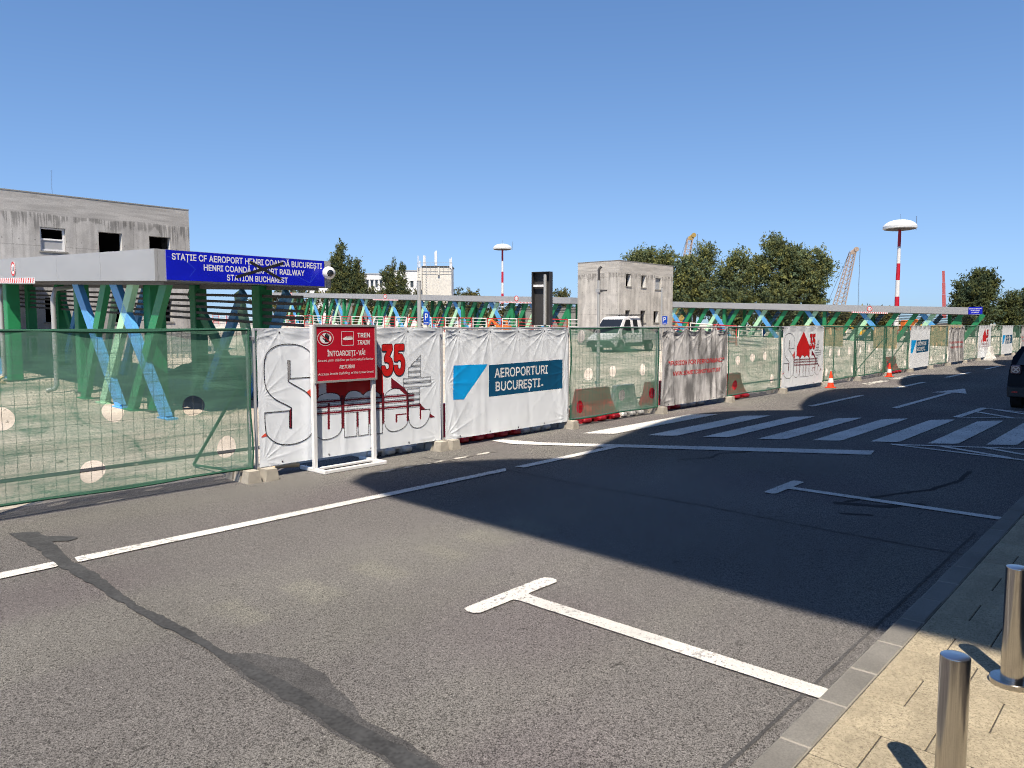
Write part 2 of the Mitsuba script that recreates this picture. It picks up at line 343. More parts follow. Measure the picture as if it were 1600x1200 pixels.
for y0, yb in ((19.9, 24.0), (27.5, 31.1), (34.4, 38.7), (42.1, 45.7), (49.3, 53.0), (56.5, 60.2), (63.7, 67.4)):
    sheet('lane_dash', rect(-7.47, -7.31, y0, yb), .012, 'm_paint')
def tmark(y, w):
    bars = unary_union([rect(-4.0, -3.84, y-.50, y+.50, .055), rect(-3.9, -1.46, y-w/2, y+w/2)])
    return rough_poly(list(bars.exterior.coords), .002, .06)
sheet('bay_mark', tmark(4.36, .15), .012, 'm_paint')
sheet('bay_mark', tmark(9.72, .15), .012, 'm_paint')
sheet('stop_line', rough_poly([(-9.55, 10.02), (-9.0, 9.98), (-3.86, 13.1), (-3.94, 13.58), (-8.7, 10.48), (-9.5, 10.25)], .003), .012, 'm_paint')
zeb = [(-8.86, -8.36, 11.9, 12.25), (-7.78, -7.32, 12.55, 12.8), (-6.88, -6.48, 13.05, 13.35), (-5.99, -5.58, 13.5, 13.8), (-5.16, -4.75, 14.05, 14.33), (-4.32, -3.91, 14.6, 14.86), (-3.48, -3.06, 15.05, 15.35), (-2.67, -2.25, 15.6, 15.87), (-1.9, -1.5, 16.05, 16.3)]
for x0, x1, ya, yb in zeb:
    sheet('zebra_stripe', rough_poly([(x0, ya), (x1, yb), (x1, yb+4.45), (x0, ya+4.2)], .003, .15), .012, 'm_paint')
def line2(pts, w=.11): return LineString(pts).buffer(w/2, cap_style=2, join_style=2)
sheet('hatch_mark', unary_union([line2([(-3.93, 14.5), (-1.5, 15.85)]), line2([(-3.93, 14.5), (-1.5, 14.15)]), line2([(-3.2, 14.85), (-2.1, 14.3)], .13), line2([(-2.6, 15.2), (-1.5, 14.5)], .13)]), .012, 'm_paint')
sheet('hatch_mark', unary_union([line2([(-4.0, 19.75), (-3.92, 22.5)], .16), line2([(-4.0, 19.8), (-1.5, 21.5)]), line2([(-3.92, 22.4), (-1.5, 21.4)]), line2([(-3.95, 21.4), (-3.0, 20.5)], .15), line2([(-3.6, 22.2), (-2.2, 20.98)], .15)]), .012, 'm_paint')
def arrow(x, y): return unary_union([rect(x-.08, x+.08, y, y+5.9), Polygon([(x-.46, y+5.6), (x, y+8.0), (x+.46, y+5.9), (x+.1, y+6.0), (x-.1, y+5.9)])])
sheet('arrow_mark', arrow(-5.63, 20.9), .012, 'm_paint')
sheet('arrow_mark', arrow(-5.55, 46), .012, 'm_paint')
sheet('worn_mark', [rect(-8.75, -8.66, 6.6, 9.2), rect(-8.9, -8.55, 28.6, 31), rect(-8.9, -8.5, 32, 35.5)], .006, 'm_paint_worn')
sheet('joint_seam', [rough_poly([(-9.2, 8.04), (-7.39, 8.17), (-5.89, 8.06), (-4.23, 8.10), (-2.7, 7.99), (-1.5, 7.98), (-1.5, 7.945), (-2.7, 7.955), (-4.23, 8.075), (-5.89, 8.03), (-7.39, 8.14), (-9.2, 8.01)], .008), rough_poly([(-1.595, 2), (-1.57, 2), (-1.575, 9), (-1.592, 9)], .008, .12), rough_poly([(-1.50, 2), (-1.47, 2), (-1.475, 9), (-1.50, 9)], .006, .12)], .005, 'm_tarpatch')
sk = []
for pts, w in (([(-3.05, 9.45), (-2.75, 10.2), (-2.45, 10.9), (-2.3, 11.8), (-2.35, 12.6)], .06), ([(-3.1, 9.3), (-2.6, 9.5), (-2.35, 9.9)], .12), ([(-2.9, 8.8), (-2.6, 8.95)], .07), ([(-6.0, 10.6), (-5.7, 11.1), (-5.8, 11.6), (-5.5, 12)], .05)):
    sk.append(rough_poly(list(LineString(pts).buffer(w/2).exterior.coords), .02, .07))
sheet('skid_mark', sk, .004, 'm_skid')

# ---------------------------------------------------------------- bollards
for (bx_, by_, lab) in ((-.674, 3.52, 'near stainless steel bollard cut off by the bottom of the picture'), (-.682, 5.07, 'stainless steel bollard with round foot plate on the edge of the shade')):
    b = thing('bollard', lab, 'bollard', 'bollards along the pavement')
    part(b, 'post', MB().lathe([(.0575, .08), (.0575, .762), (.0555, .767)], (bx_, by_, 0), 48), 'm_steel', smooth=40)
    part(b, 'cap', MB().lathe([(.0555, .767), (.052, .7695), (.03, .773), (0.0, .774)], (bx_, by_, 0), 48), 'm_steel_top', smooth=True)
    part(b, 'foot_plate', MB().lathe([(.112, .08), (.112, .108), (.107, .113), (.0577, .115)], (bx_, by_, 0), 48), 'm_steel', smooth=30)

# ---------------------------------------------------------------- fence line: mesh panels, concrete feet, green nets, printed banners
FX = -9.62
YB = [1.8, 5.3, 8.8, 12.35, 15.9, 19.5, 23.15, 26.8, 30.2, 33.9, 37.4, 40.9, 44.5, 48.3, 51.9, 55.8, 59.3, 63.4, 66.6, 70.1]
KIND = 'gSAgPgSgggAgPgSgAgP'
ORD = ['first', 'second', 'third', 'fourth', 'fifth', 'sixth', 'seventh', 'eighth', 'ninth', 'tenth', 'eleventh', 'twelfth', 'thirteenth', 'fourteenth', 'fifteenth', 'sixteenth', 'seventeenth', 'eighteenth', 'nineteenth']
rng = np.random.default_rng(7)
def wrinkle(u, v, L, H, seed, amp):
    "cloth relief: folds that run from the ties and corners, soft vertical drapes and small creases"
    r = np.random.default_rng(seed); w = np.zeros_like(u)
    P3 = np.stack([u*.9+seed, v*.9, np.zeros_like(u)], -1)
    warp = meshkit.fbm(P3, 3, seed)
    for k in range(9):
        c = r.uniform(0, L); wd = r.uniform(.03, .09)
        x = (u-c-(warp-.5)*.5*r.uniform(.3, 1)-r.uniform(-.08, .08)*(v-H/2))/wd
        w += amp*r.uniform(-.012, .020)*np.exp(-x*x)*(.35+.65*(meshkit.noise(np.stack([v*1.4+k*3, u*.2, u*0+seed], -1))))
    ties = [(c, H-.05, 1.0) for c in np.arange(.35, L, .78)]+[(.05, .08, 1.1), (L-.05, .08, 1.3), (L-.03, H*.55, .9), (.03, H*.5, .9), (L-.04, H-.06, 1.3), (.04, H-.06, 1.2)]
    for (cu, cv, s) in ties:
        du, dv = u-cu, v-cv; rr = np.hypot(du, dv)+1e-6; an = np.arctan2(dv, du)
        n = r.integers(9, 17)
        ridg = 1-np.abs(np.sin(an*n/2+r.uniform(0, 6)+1.5*(warp-.5)))
        w += amp*s*.011*ridg**2*np.exp(-rr/r.uniform(.30, .62))*np.minimum(1, rr/.12)
    w += amp*.012*np.abs(2*meshkit.fbm(np.stack([u*2.4, v*.8, np.full_like(u, seed)], -1), 4, seed)-1)
    w += amp*.045*(meshkit.noise(np.stack([u*.8, v*.8, np.full_like(u, seed+.5)], -1))-.3)
    top = np.clip((v-(H-.16))/.16, 0, 1)
    w += .03*top*np.abs(np.sin(np.pi*(u-.35)/.78))
    return w+.035
class Cloth:
    def __init__(s, y0, L, z0, H, seed, amp, nu, nv, sag):
        s.y0, s.L, s.z0, s.H, s.seed, s.amp, s.sag = y0, L, z0, H, seed, amp, sag
        u, v = np.meshgrid(np.linspace(0, L, nu), np.linspace(0, H, nv), indexing='ij'); u, v = u.ravel(), v.ravel()
        i, j = np.meshgrid(np.arange(nu-1), np.arange(nv-1), indexing='ij'); a = (i*nv+j).ravel()
        s.mesh = trimesh.Trimesh(s.at(u, v), np.vstack([np.stack([a, a+nv, a+nv+1], 1), np.stack([a, a+nv+1, a+1], 1)]), process=False)
    def at(s, u, v, w=0.0):
        "the cloth's edge dips between its ties"
        dip = s.sag*np.abs(np.sin(np.pi*(u-.35)/.78))*np.clip((v-s.H*.7)/(s.H*.3), 0, 1)**2
        return np.stack([FX+.03+wrinkle(u, v, s.L, s.H, s.seed, s.amp)+w, s.y0+u, s.z0+v-dip], -1)
    def decal(s, v2, f, w=.004, step=.05):
        t = trimesh.Trimesh(np.c_[v2, np.zeros(len(v2))], f, process=False)
        vv, ff = trimesh.remesh.subdivide_to_size(t.vertices, t.faces, step, max_iter=12)
        return trimesh.Trimesh(s.at(vv[:, 0], vv[:, 1], w), ff, process=False)
    def prints(s, polys, w=.004, step=.05):
        m = MB()
        for P in polys:
            for g in getattr(P, 'geoms', [P]):
                if g.area > 1e-7: m.addm(s.decal(*tri2d(g), w, step))
        return m
LOGO = {'S':[(5.451,1.592),(5.464,1.681),(5.503,1.76),(5.583,1.824),(5.694,1.862),(5.846,1.875),(6.011,1.856),(6.126,1.803),(6.199,1.726),(6.234,1.636),(6.231,1.383),(5.851,1.383),(5.858,1.636),(5.821,1.637),(5.822,1.345),(5.889,1.3),(5.995,1.242),(6.11,1.168),(6.193,1.068),(6.218,.969),(6.225,.808),(6.212,.626),(6.167,.542),(6.064,.477),(5.936,.442),(5.757,.442),(5.623,.479),(5.518,.552),(5.461,.624),(5.444,.705),(5.437,.926),(5.829,.924),(5.823,.678),(5.856,.674),(5.863,.963),(5.759,1.021),(5.639,1.085),(5.535,1.17),(5.479,1.252),(5.458,1.325),(5.448,1.432)],'slotlow':[(5.831,.923),(5.864,.963),(5.859,.672),(5.825,.675)],'slottop':[(5.821,1.637),(5.858,1.636),(5.851,1.383),(5.822,1.345)],'tri_left':[(6.11,1.168),(6.23,1.242),(6.225,1.025),(6.194,1.075)],'tri_botleft':[(5.373,.59),(5.442,.645),(5.467,.596)],'o':[(6.274,.967),(6.314,1.081),(6.414,1.128),(6.54,1.13),(6.655,1.101),(6.698,1.043),(6.716,.91),(6.717,.601),(6.668,.507),(6.551,.454),(6.398,.443),(6.3,.482),(6.264,.54)],'oslot':[(6.474,.984),(6.512,.981),(6.503,.584),(6.465,.588)],'m':[(6.765,.994),(6.798,1.08),(6.878,1.13),(6.959,1.136),(7.053,1.112),(7.125,1.057),(7.19,1.102),(7.273,1.122),(7.371,1.097),(7.455,1.034),(7.483,.94),(7.488,.424),(7.247,.422),(7.254,.81),(7.22,.812),(7.219,.432),(7.026,.428),(7.027,.795),(6.995,.798),(6.993,.432),(6.753,.438)],'mslot1':[(6.995,.809),(7.028,.806),(7.023,.571),(6.996,.569)],'mslot2':[(7.22,.812),(7.254,.81),(7.25,.598),(7.216,.597)],'e':[(7.534,.936),(7.565,1.038),(7.659,1.102),(7.778,1.122),(7.897,1.103),(7.987,1.057),(8.023,1.007),(8.032,.78),(8.027,.589),(7.964,.488),(7.842,.436),(7.707,.426),(7.605,.465),(7.54,.565)],'et':[(7.988,.698),(7.764,.701),(7.762,.568),(7.797,.565),(7.799,.68),(7.987,.677)],'t':[(8.039,.803),(8.311,.805),(8.319,.727),(8.502,.722),(8.501,.631),(8.419,.503),(8.322,.444),(8.211,.431),(8.102,.474),(8.042,.564)],'tslot':[(8.279,.828),(8.309,.825),(8.305,.567),(8.279,.569)],'house':[(6.46,1.209),(6.897,1.75),(7.102,1.874),(7.539,1.285),(7.537,.792),(7.429,.781),(6.451,.787)],'hstrip':[(6.263,1.24),(6.33,1.302),(6.32,.894),(6.254,.881)],'tri_right':[(7.682,1.298),(7.957,1.11),(8.051,1.009),(7.943,1.022),(7.85,1.101),(7.679,1.128)],'tri_r2':[(8.288,.823),(8.415,.724),(8.311,.723),(8.287,.729)],'tri_r3':[(8.51,.645),(8.62,.577),(8.496,.578)],'vbar1':[(6.712,1.083),(6.759,1.079),(6.748,.577),(6.709,.581)],'vbar2':[(7.484,1.056),(7.536,1.067),(7.519,.571),(7.488,.574)],'vbar3':[(7.987,1.05),(8.041,1.019),(8.026,.567),(7.995,.57)]}
BARS = [[(6.257,1.023),(8.161,1.002),(8.161,.974),(6.257,.995)],[(6.256,.942),(8.16,.916),(8.159,.889),(6.255,.915)],[(6.253,.853),(8.298,.82),(8.298,.792),(6.253,.825)]]
TOWER = [[(8.306,1.64),(8.305,1.567),(8.217,1.57)],[(8.304,1.544),(8.304,1.48),(8.099,1.481),(8.182,1.546)],[(8.306,1.456),(8.305,1.383),(8.043,1.385),(8.043,1.437),(8.091,1.458)],[(8.305,1.362),(8.304,1.296),(8.041,1.295),(8.042,1.364)],[(8.532,1.27),(8.531,1.208),(7.925,1.21),(7.926,1.27)],[(8.538,1.183),(8.537,1.121),(7.931,1.126),(7.932,1.185)],[(8.282,1.095),(8.281,1.024),(8.019,1.023),(8.02,1.093)],[(8.281,.995),(8.28,.924),(8.018,.921),(8.019,.995)],[(8.279,.902),(8.279,.838),(8.044,.838),(8.045,.903)]]
def curved(pts):
    "rounds the runs of gentle turns and keeps the sharp corners"
    p = np.array(pts); n = len(p); out = []
    def turn(i):
        a, b = p[i]-p[i-1], p[(i+1) % n]-p[i]
        return abs(math.degrees(math.atan2(a[0]*b[1]-a[1]*b[0], a@b)))
    soft = [turn(i) < 52 for i in range(n)]
    for i in range(n):
        a, b = p[i], p[(i+1) % n]; out.append(tuple(a))
        if np.linalg.norm(b-a) < .04 or not (soft[i] or soft[(i+1) % n]): continue
        ta = (b-p[i-1])/2 if soft[i] else (b-a); tb = (p[(i+2) % n]-a)/2 if soft[(i+1) % n] else (b-a)
        L = np.linalg.norm(b-a); ta, tb = ta/np.linalg.norm(ta)*L, tb/np.linalg.norm(tb)*L
        for t in (.2, .4, .6, .8): out.append(tuple((2*t**3-3*t*t+1)*a+(t**3-2*t*t+t)*ta+(3*t*t-2*t**3)*b+(t**3-t*t)*tb))
    return out
for k_ in ('S', 'o', 'm', 'e', 't'): LOGO[k_] = curved(LOGO[k_])
def somet(z0, sc):
    U = lambda L: [((y-5.35)*sc, z-z0) for y, z in L]
    pg = lambda *ks: [Polygon(U(LOGO[k])).buffer(0) for k in ks]
    house = Polygon(U([(6.46, .85), (6.46, 1.42), (7.0, 1.93), (7.52, 1.40), (7.52, .85)]))
    red = [house]+pg('hstrip')
    white = pg('o', 'm', 'e', 't')
    dark = [Polygon(U(b)) for b in BARS]+pg('slotlow', 'oslot', 'mslot1', 'mslot2', 'et', 'tslot', 'vbar1', 'vbar2', 'vbar3', 'tri_right', 'tri_r2', 'tri_r3')
    coral = pg('tri_left', 'tri_botleft')
    black = [outline(U(LOGO[k]), .0062*(1 if k == 'S' else .8)) for k in ('S', 'o', 'm', 'e', 't')]+[outline(U(t), .0042) for t in TOWER]
    for b in BARS:
        (ya, za), (yb, zb), (yc, zc), (yd, zd) = b
        for dz in (.012, -.012): black.append(outline(U([(ya, za+dz if dz > 0 else zd+dz), (yb, zb+dz if dz > 0 else zc+dz)]), .003, False))
    return red, dark, coral, white, black, pg('slottop')

def net_panel(i, y0, y1):
    L, H = y1-y0-.08, 1.92
    if i == 0: holes = [(.50, .97), (1.63, .95), (2.62, .94), (1.38, .26), (3.05, .35)]
    elif i == 3: holes = [(.36, 1.74), (.66, .93), (1.58, .95), (2.80, .93), (.38, .25), (1.93, .39), (3.22, .35)]
    else:
        r = np.random.default_rng(40+i); holes = [(.55, .98), (1.5, 1.0), (2.45, 1.02), (.35, .28), (2.95, .32), (.5, 1.72), (2.2, 1.74)]
        holes = [(a+r.uniform(-.12, .12), b+r.uniform(-.04, .04)) for a, b in holes if a < L-.2]
    P = sbox(0, 0, L, H)
    for k, (a, b) in enumerate(holes):
        g = np.linspace(0, 2*np.pi, 25)[:-1]; r = np.random.default_rng(i*31+k)
        rad = .135*(1+.05*np.sin(2*g+r.uniform(0, 6))+.03*np.sin(3*g+r.uniform(0, 6)))*(.9+.15*r.random())
        P = P.difference(Polygon(np.c_[a+rad*np.cos(g), b+rad*np.sin(g)]))
    v, f = tri2d(P)
    vv, ff = trimesh.remesh.subdivide_to_size(np.c_[v, 0*v[:, 0]], f, .3, max_iter=12)
    u, w = vv[:, 0], vv[:, 1]
    d = .03*np.sin(u*5+i)*np.sin(w*2.3)+.07*(meshkit.noise(np.stack([u*1.5, w*1.5, u*0+i], -1))-.4)
    return trimesh.Trimesh(np.stack([FX+.045+d*.6, y0+.04+u, .16+w], -1), ff, process=False)
words = {'g': 'under green shade net', 'S': 'behind a banner with outlined lettering', 'A': 'behind a banner with blue airport lettering', 'P': 'behind a grey banner with red slogan'}
cntk = {'g': 0, 'S': 0, 'A': 0, 'P': 0}
total = {k: KIND.count(k) for k in 'gSAP'}
def foot_block(x0, x1, y0, y1, h):
    t = .028
    m = MB(); ym = (y0+y1)/2
    for a, b in ((x0, x0+.30*(x1-x0)), (x0+.36*(x1-x0), x0+.64*(x1-x0)), (x0+.70*(x1-x0), x1)):
        m.hull([(a, y0, -.004), (b, y0, -.004), (a, y1, -.004), (b, y1, -.004), (a+t*.4, y0+t, h), (b-t*.4, y0+t, h), (a+t*.4, y1-t, h), (b-t*.4, y1-t, h)])
    m.hull([(x, y, z) for x in (x0+.03, x1-.03) for y in (y0+.05, y1-.05) for z in (.0, h*.72)])
    return m
for i, kd in enumerate(KIND):
    y0, y1 = YB[i], YB[i+1]; n = cntk[kd]; cntk[kd] += 1; w = ORD[n]; last = n == total[kd]-1
    near = i < 8
    gate = i in (7, 8, 9)
    p = thing('mesh_fence', f'galvanised fence panel, {ORD[i]} from the left, {words[kd]}', 'fence panel', 'fence panels along the road')
    sd = 10 if near else 6
    a, b, z0, z1 = y0+.05, y1-.05, .12, 2.10
    green = 'm_net_hem' if (gate or i == 0) else 'm_galv'
    part(p, 'post', tube([(FX, a, .02), (FX, a, z1)], .022, sd), 'm_galv' if not gate else green, smooth=40)
    part(p, 'post', tube([(FX, b, .02), (FX, b, z1)], .022, sd), 'm_galv' if not gate else green, smooth=40)
    part(p, 'top_rail', tube([(FX, a, z1-.02), (FX, b, z1-.02)], .02, sd), green, smooth=40)
    part(p, 'bottom_rail', tube([(FX, a, z0+.05), (FX, b, z0+.05)], .018, sd), green, smooth=40)
    if gate:
        part(p, 'stile', tube([(FX, (a*2+b)/3, z0), (FX, (a*2+b)/3, z1)], .018, 6), green)
        if i != 7: part(p, 'diagonal_brace', tube([(FX-.03, a+.1, .3), (FX-.03, b-.1, 1.5)], .02, 6), green)
    wm = MB(); st = .125 if near else .25
    for y in np.arange(a+st, b, st): wm.bar((FX, y, z0+.05), (FX, y, z1-.02), .0042, .0042)
    for z in np.arange(z0+.33, z1-.05, .27 if near else .45): wm.bar((FX+.004, a, z), (FX+.004, b, z), .0042, .0042)
    part(p, 'wire_mesh', wm, 'm_wire', kind='stuff')
    if near: part(p, 'clamp', MB().bevbox(FX-.04, FX+.04, b+.01, b+.09, 1.93, 1.99, .008), 'm_galv')
    if kd == 'g':
        extra = {0: 'at the left edge with five round vent holes', 3: 'between two banners with the white pickup behind', 5: 'with a red plastic barrier behind'}.get(i, '')
        nt = thing('shade_net', f'green shade net, {w} from the left, {extra or "tied to the site fence"}', 'net', 'green nets on the fence')
        part(nt, 'netting', net_panel(i, y0, y1), 'm_net', smooth=True)
        hm = MB()
        for z in (2.07, .17): hm.tube([(FX+.06, y0+.04+q*(y1-y0-.08), z+.012*math.sin(q*9+i)) for q in np.linspace(0, 1, 9)], .017 if z > 1 else .013, 6)
        for y in (y0+.05, y1-.05): hm.tube([(FX+.06+.012*math.sin(7*q+i), y+.012*math.sin(11*q), .16+q*1.92) for q in np.linspace(0, 1, 10)], .014, 6)
        part(nt, 'hem', hm, 'm_net_hem', smooth=True)
    else:
        seed = 11+i; hi = i in (1, 2); L = y1-y0-(.10 if hi else .16)
        amp = {'S': .7, 'A': 1.05, 'P': 2.1}[kd]
        nu, nv = (260, 150) if hi else ((150, 90) if i < 8 else (70, 44))
        c = Cloth(y0+.05, L, .15+(.02 if i == 1 else 0), 1.93, seed, amp, nu, nv, {'S': .012, 'A': .03, 'P': .12}[kd])
        U0 = c.y0; sc = L/3.4
        lab = {'S': f'white banner with outlined lettering and red 35, {w} of its kind along the fence', 'A': f'white banner with blue wedge and navy board, {w} of its kind along the fence', 'P': f'grey wrinkled banner with red slogan, {w} of its kind along the fence'}[kd]
        bn = thing('banner', lab, 'banner', 'printed banners on the fence')
        part(bn, 'cloth', c.mesh, 'm_banner' if kd != 'P' else 'm_banner_thin', smooth=True)
        step = .05 if hi else (.09 if i < 8 else .25)
        if kd == 'S':
            red, dark, coral, white, black, grey = somet(c.z0, sc)
            part(bn, 'red_print', c.prints(red, .003, step), 'm_print_red', smooth=True)
            part(bn, 'letter_fill', c.prints(white, .0045, step), 'm_banner', smooth=True)
            part(bn, 'dark_red_print', c.prints(dark, .006, step), 'm_print_dark', smooth=True)
            [part(bn, 'coral_print', c.prints([q_], .006, step), 'm_print_coral', smooth=True) for q_ in coral]
            if i < 8:
                part(bn, 'black_print', c.prints(black, .0075, step), 'm_print_black', smooth=True)
                part(bn, 'grey_print', c.prints(grey, .006, step), 'm_print_grey', smooth=True)
            nm = MB(); nb = MB()
            for (uu, t) in ((2.155, '3'), (2.40, '5')):
                v2, f2 = text_fit(t, uu*sc, (uu+.205)*sc, 1.36-c.z0, .45)
                S_ = unary_union([Polygon(v2[q]).buffer(1e-4) for q in f2])
                nb.addm(c.prints([S_.buffer(.024)], .0085, step).mesh()); nm.addm(c.prints([S_.buffer(.013)], .0105, step).mesh())
            part(bn, 'number_edge', nb, 'm_print_black', smooth=True); part(bn, 'number', nm, 'm_print_red', smooth=True)
        elif kd == 'A':
            q = lambda L_: Polygon([((a_)*sc, b_-c.z0) for a_, b_ in L_])
            part(bn, 'sky_blue_wedge', c.prints([q([(.19, 1.44), (1.04, 1.43), (.44, .83), (.17, .845)])], .003, step), 'm_print_sky', smooth=True)
            part(bn, 'navy_board', c.prints([q([(1.08, 1.41), (3.20, 1.44), (3.20, .85), (1.08, .83)])], .003, step), 'm_print_navy', smooth=True)
            for l in (('AEROPORTURI', 1.22, 2.76, 1.175, .165), ('BUCUREȘTI', 1.25, 2.53, .925, .165), ('®', 2.56, 2.62, .925, .05)):
                v2, f2 = text_fit(l[0], l[1]*sc, l[2]*sc, l[3]-c.z0, l[4]); part(bn, 'lettering', c.decal(v2, f2, .006, step), 'm_print_white', smooth=True)
        else:
            for l in (('"PASSION FOR PERFORMANCE"', .30, 3.22, 1.14, .11), ('WWW.SOMETCONSTRUCT.RO', .50, 2.98, .885, .10)):
                v2, f2 = text_fit(l[0], l[1]*sc, l[2]*sc, l[3]-c.z0, l[4], i < 8); part(bn, 'lettering', c.decal(v2, f2, .005, step), 'm_print_pink', smooth=True)
            if i < 8:
                gl = [outline([(1.25*sc, 1.56), (1.95*sc, 1.575)], .004, False), outline([(1.35*sc, 1.50), (2.05*sc, 1.51)], .004, False), outline([(1.55*sc, 1.42), (1.95*sc, 1.43), (1.95*sc, 1.5)], .004, False), outline([(1.5*sc, 1.36), (1.85*sc, 1.37)], .004, False)]
                for q_ in range(8): gl.append(outline([((1.1+q_*.2)*sc, 1.20+.01*(q_ % 3)), ((1.1+q_*.2)*sc, 1.28), ((1.22+q_*.2)*sc, 1.28)], .004, False))
                part(bn, 'faded_print', c.prints(gl, .004, step), 'm_print_grey', smooth=True, kind='stuff')
        if near:
            ey = MB()
            for cc in np.arange(.35, L, .78):
                for vv, zz in ((1.93-.06, 0), (.04, 0)):
                    o = c.at(np.array([cc]), np.array([vv]), .006)[0]; ey.tube([o-[.004, 0, 0], o+[.003, 0, 0]], .012, 8)
            part(bn, 'eyelet', ey, 'm_print_black', kind='stuff')
for i, y in enumerate(YB):
    twin = i in (1, 2)
    for j, dy in enumerate(((-.13, .12) if twin else (0,))):
        lab = f'concrete foot under the {ORD[i] if i < 19 else "twentieth"} fence post from the left' + (', left one of the pair' if twin and j == 0 else ', right one of the pair' if twin else '')
        single('concrete_block', lab, 'concrete block', foot_block(-9.98, -9.36+.03*j, y+dy-.105, y+dy+.105, .165), 'm_block', group='concrete feet under the fence')
# stay behind the first net
single('fence_stay', 'green diagonal stay propping the left end of the fence from behind', 'brace', MB().tube([(FX-.02, 5.14, 1.34), (-11.05, 5.12, .06)], .022, 8).tube([(-11.05, 5.12, .05), (FX-.05, 5.2, .10)], .018, 8), 'm_net_hem', smooth=40)
single('wooden_stake', 'pale pointed wooden stake lying under the first banner', 'stake', MB().tube([(-9.95, 5.55, .06), (-9.75, 6.0, .09), (-9.72, 6.08, .09)], [.004, .035, .035], 8), 'm_wood', smooth=40)

# ---------------------------------------------------------------- plastic barriers behind the fence
def barrier_mesh(L, H=.72):
    prof = [(-.24, 0), (.24, 0), (.24, .10), (.15, .22), (.075, H*.62), (.06, H), (-.06, H), (-.075, H*.62), (-.15, .22), (-.24, .10)]
    e = trimesh.creation.extrude_polygon(Polygon(prof), L, engine='earcut')
    v = e.vertices[:, [0, 2, 1]]; M = m3.Manifold(m3.Mesh(np.asarray(v, np.float32), np.asarray(e.faces[:, ::-1], np.uint32)))
    for a in (.22, .62):
        M = M-m3.Manifold.cube((1.2, .17*L, .075)).translate((-.6, a*L-.05*L, -.002))
    M = M-m3.Manifold.cube((.14, .5*L, .22)).translate((.09, .25*L, .30))
    mm = M.refine_to_length(.3).to_mesh(); v = np.array(mm.vert_properties[:, :3]); v[:, 1] = L/2+(v[:, 1]-L/2)*(1-.24*np.clip(v[:, 2]/H-.15, 0, 1)); return trimesh.Trimesh(v, mm.tri_verts, process=False)
bars_ = [(9.02, 1.02, 'r', 'red plastic barrier under the left half of the airport banner'), (10.08, 1.0, 'r', 'red plastic barrier under the middle of the airport banner'), (11.15, .85, 'w', 'white plastic barrier under the right end of the airport banner'), (7.35, .95, 'w', 'white plastic barrier under the right part of the first outlined banner'),
         (13.1, 1.45, 'r', 'dusty red plastic barrier behind the green net beside the airport banner'), (14.6, .95, 'w', 'white plastic barrier behind the net next to the grey slogan banner'), (15.95, 1.35, 'r', 'red plastic barrier under the left end of the grey slogan banner'), (17.35, 1.2, 'w', 'white plastic barrier under the grey slogan banner'), (19.75, 1.6, 'r', 'bright red plastic barrier behind the net right of the grey slogan banner'), (35.7, 1.3, 'r', 'red plastic barrier behind the gate net beside the farther cone')]
for y, L, cc, lab in bars_:
    b = thing('plastic_barrier', lab, 'barrier', 'plastic barriers behind the fence')
    e = barrier_mesh(L); e.apply_translation((-10.03, y, .002)); part(b, 'shell', e, 'm_plastic_red' if cc == 'r' else 'm_plastic_white', smooth=25)
    for q in (.12, .50, .88):
        part(b, 'foot', MB().bevbox(-9.83, -9.71, y+q*L-.10*L, y+q*L+.09*L, .008, .105, .03), 'm_plastic_red' if cc == 'r' else 'm_plastic_white', smooth=25)
wb = thing('plastic_barrier', 'white plastic barrier standing in front of the far red house banner', 'barrier')
e = barrier_mesh(1.05, .80); e.apply_translation((-9.15, 52.9, .002)); part(wb, 'shell', e, 'm_plastic_white', smooth=25)
for k, (x, y, lab) in enumerate(((-9.12, 26.3, 'orange traffic cone with white band at the near end of the gate'), (-9.25, 33.4, 'orange traffic cone with white band at the far end of the gate'))):
    c = thing('traffic_cone', lab, 'cone', 'traffic cones by the gate')
    part(c, 'base', MB().bevbox(x-.145, x+.145, y-.145, y+.145, .002, .03, .008), 'm_cone', smooth=30)
    part(c, 'body', MB().lathe([(.112, .03), (.088, .18), (.065, .33), (.026, .55), (.022, .565), (0, .565)], (x, y, 0), 24), 'm_cone', smooth=40)
    part(c, 'band', MB().lathe([(.088, .18), (.091, .183), (.068, .327), (.065, .33)], (x, y, 0), 24), 'm_white', smooth=40)

# ---------------------------------------------------------------- red information sign on its white stand
sg = thing('information_sign', 'red bilingual train access sign on a white frame stand before the first banner', 'sign')
SX = -9.44
for y in (6.17, 7.24): part(sg, 'post', MB().bevbox(SX-.03, SX+.03, y-.032, y+.032, .055, 2.14, .006), 'm_white')
for y in (6.17, 7.24): part(sg, 'foot', MB().bevbox(-9.80, -9.16, y-.03, y+.03, .002, .056, .006), 'm_white')
part(sg, 'front_bar', MB().bevbox(-9.22, -9.16, 6.20, 7.21, .004, .053, .006), 'm_white')
part(sg, 'rear_bar', MB().bevbox(-9.50, -9.45, 6.20, 7.21, .012, .05, .006), 'm_white')
part(sg, 'panel', MB().box(SX+.031, SX+.05, 6.19, 7.25, 1.325, 2.125), 'm_sign_red')
fr = MB()
for a in ((6.165, 7.275, 2.115, 2.145), (6.165, 7.275, 1.30, 1.33)): fr.box(SX+.028, SX+.062, *a)
for a in ((6.165, 6.195, 1.331, 2.114), (7.245, 7.275, 1.331, 2.114)): fr.box(SX+.028, SX+.0615, *a)
part(sg, 'rim', fr, 'm_sign_rail')
FS = frame_map((SX, 6.195, 1.33), (0, 1.05/990, 0), (0, 0, .785/930), (1, 0, 0))     # plate units: 990 wide, 930 high, from lower left
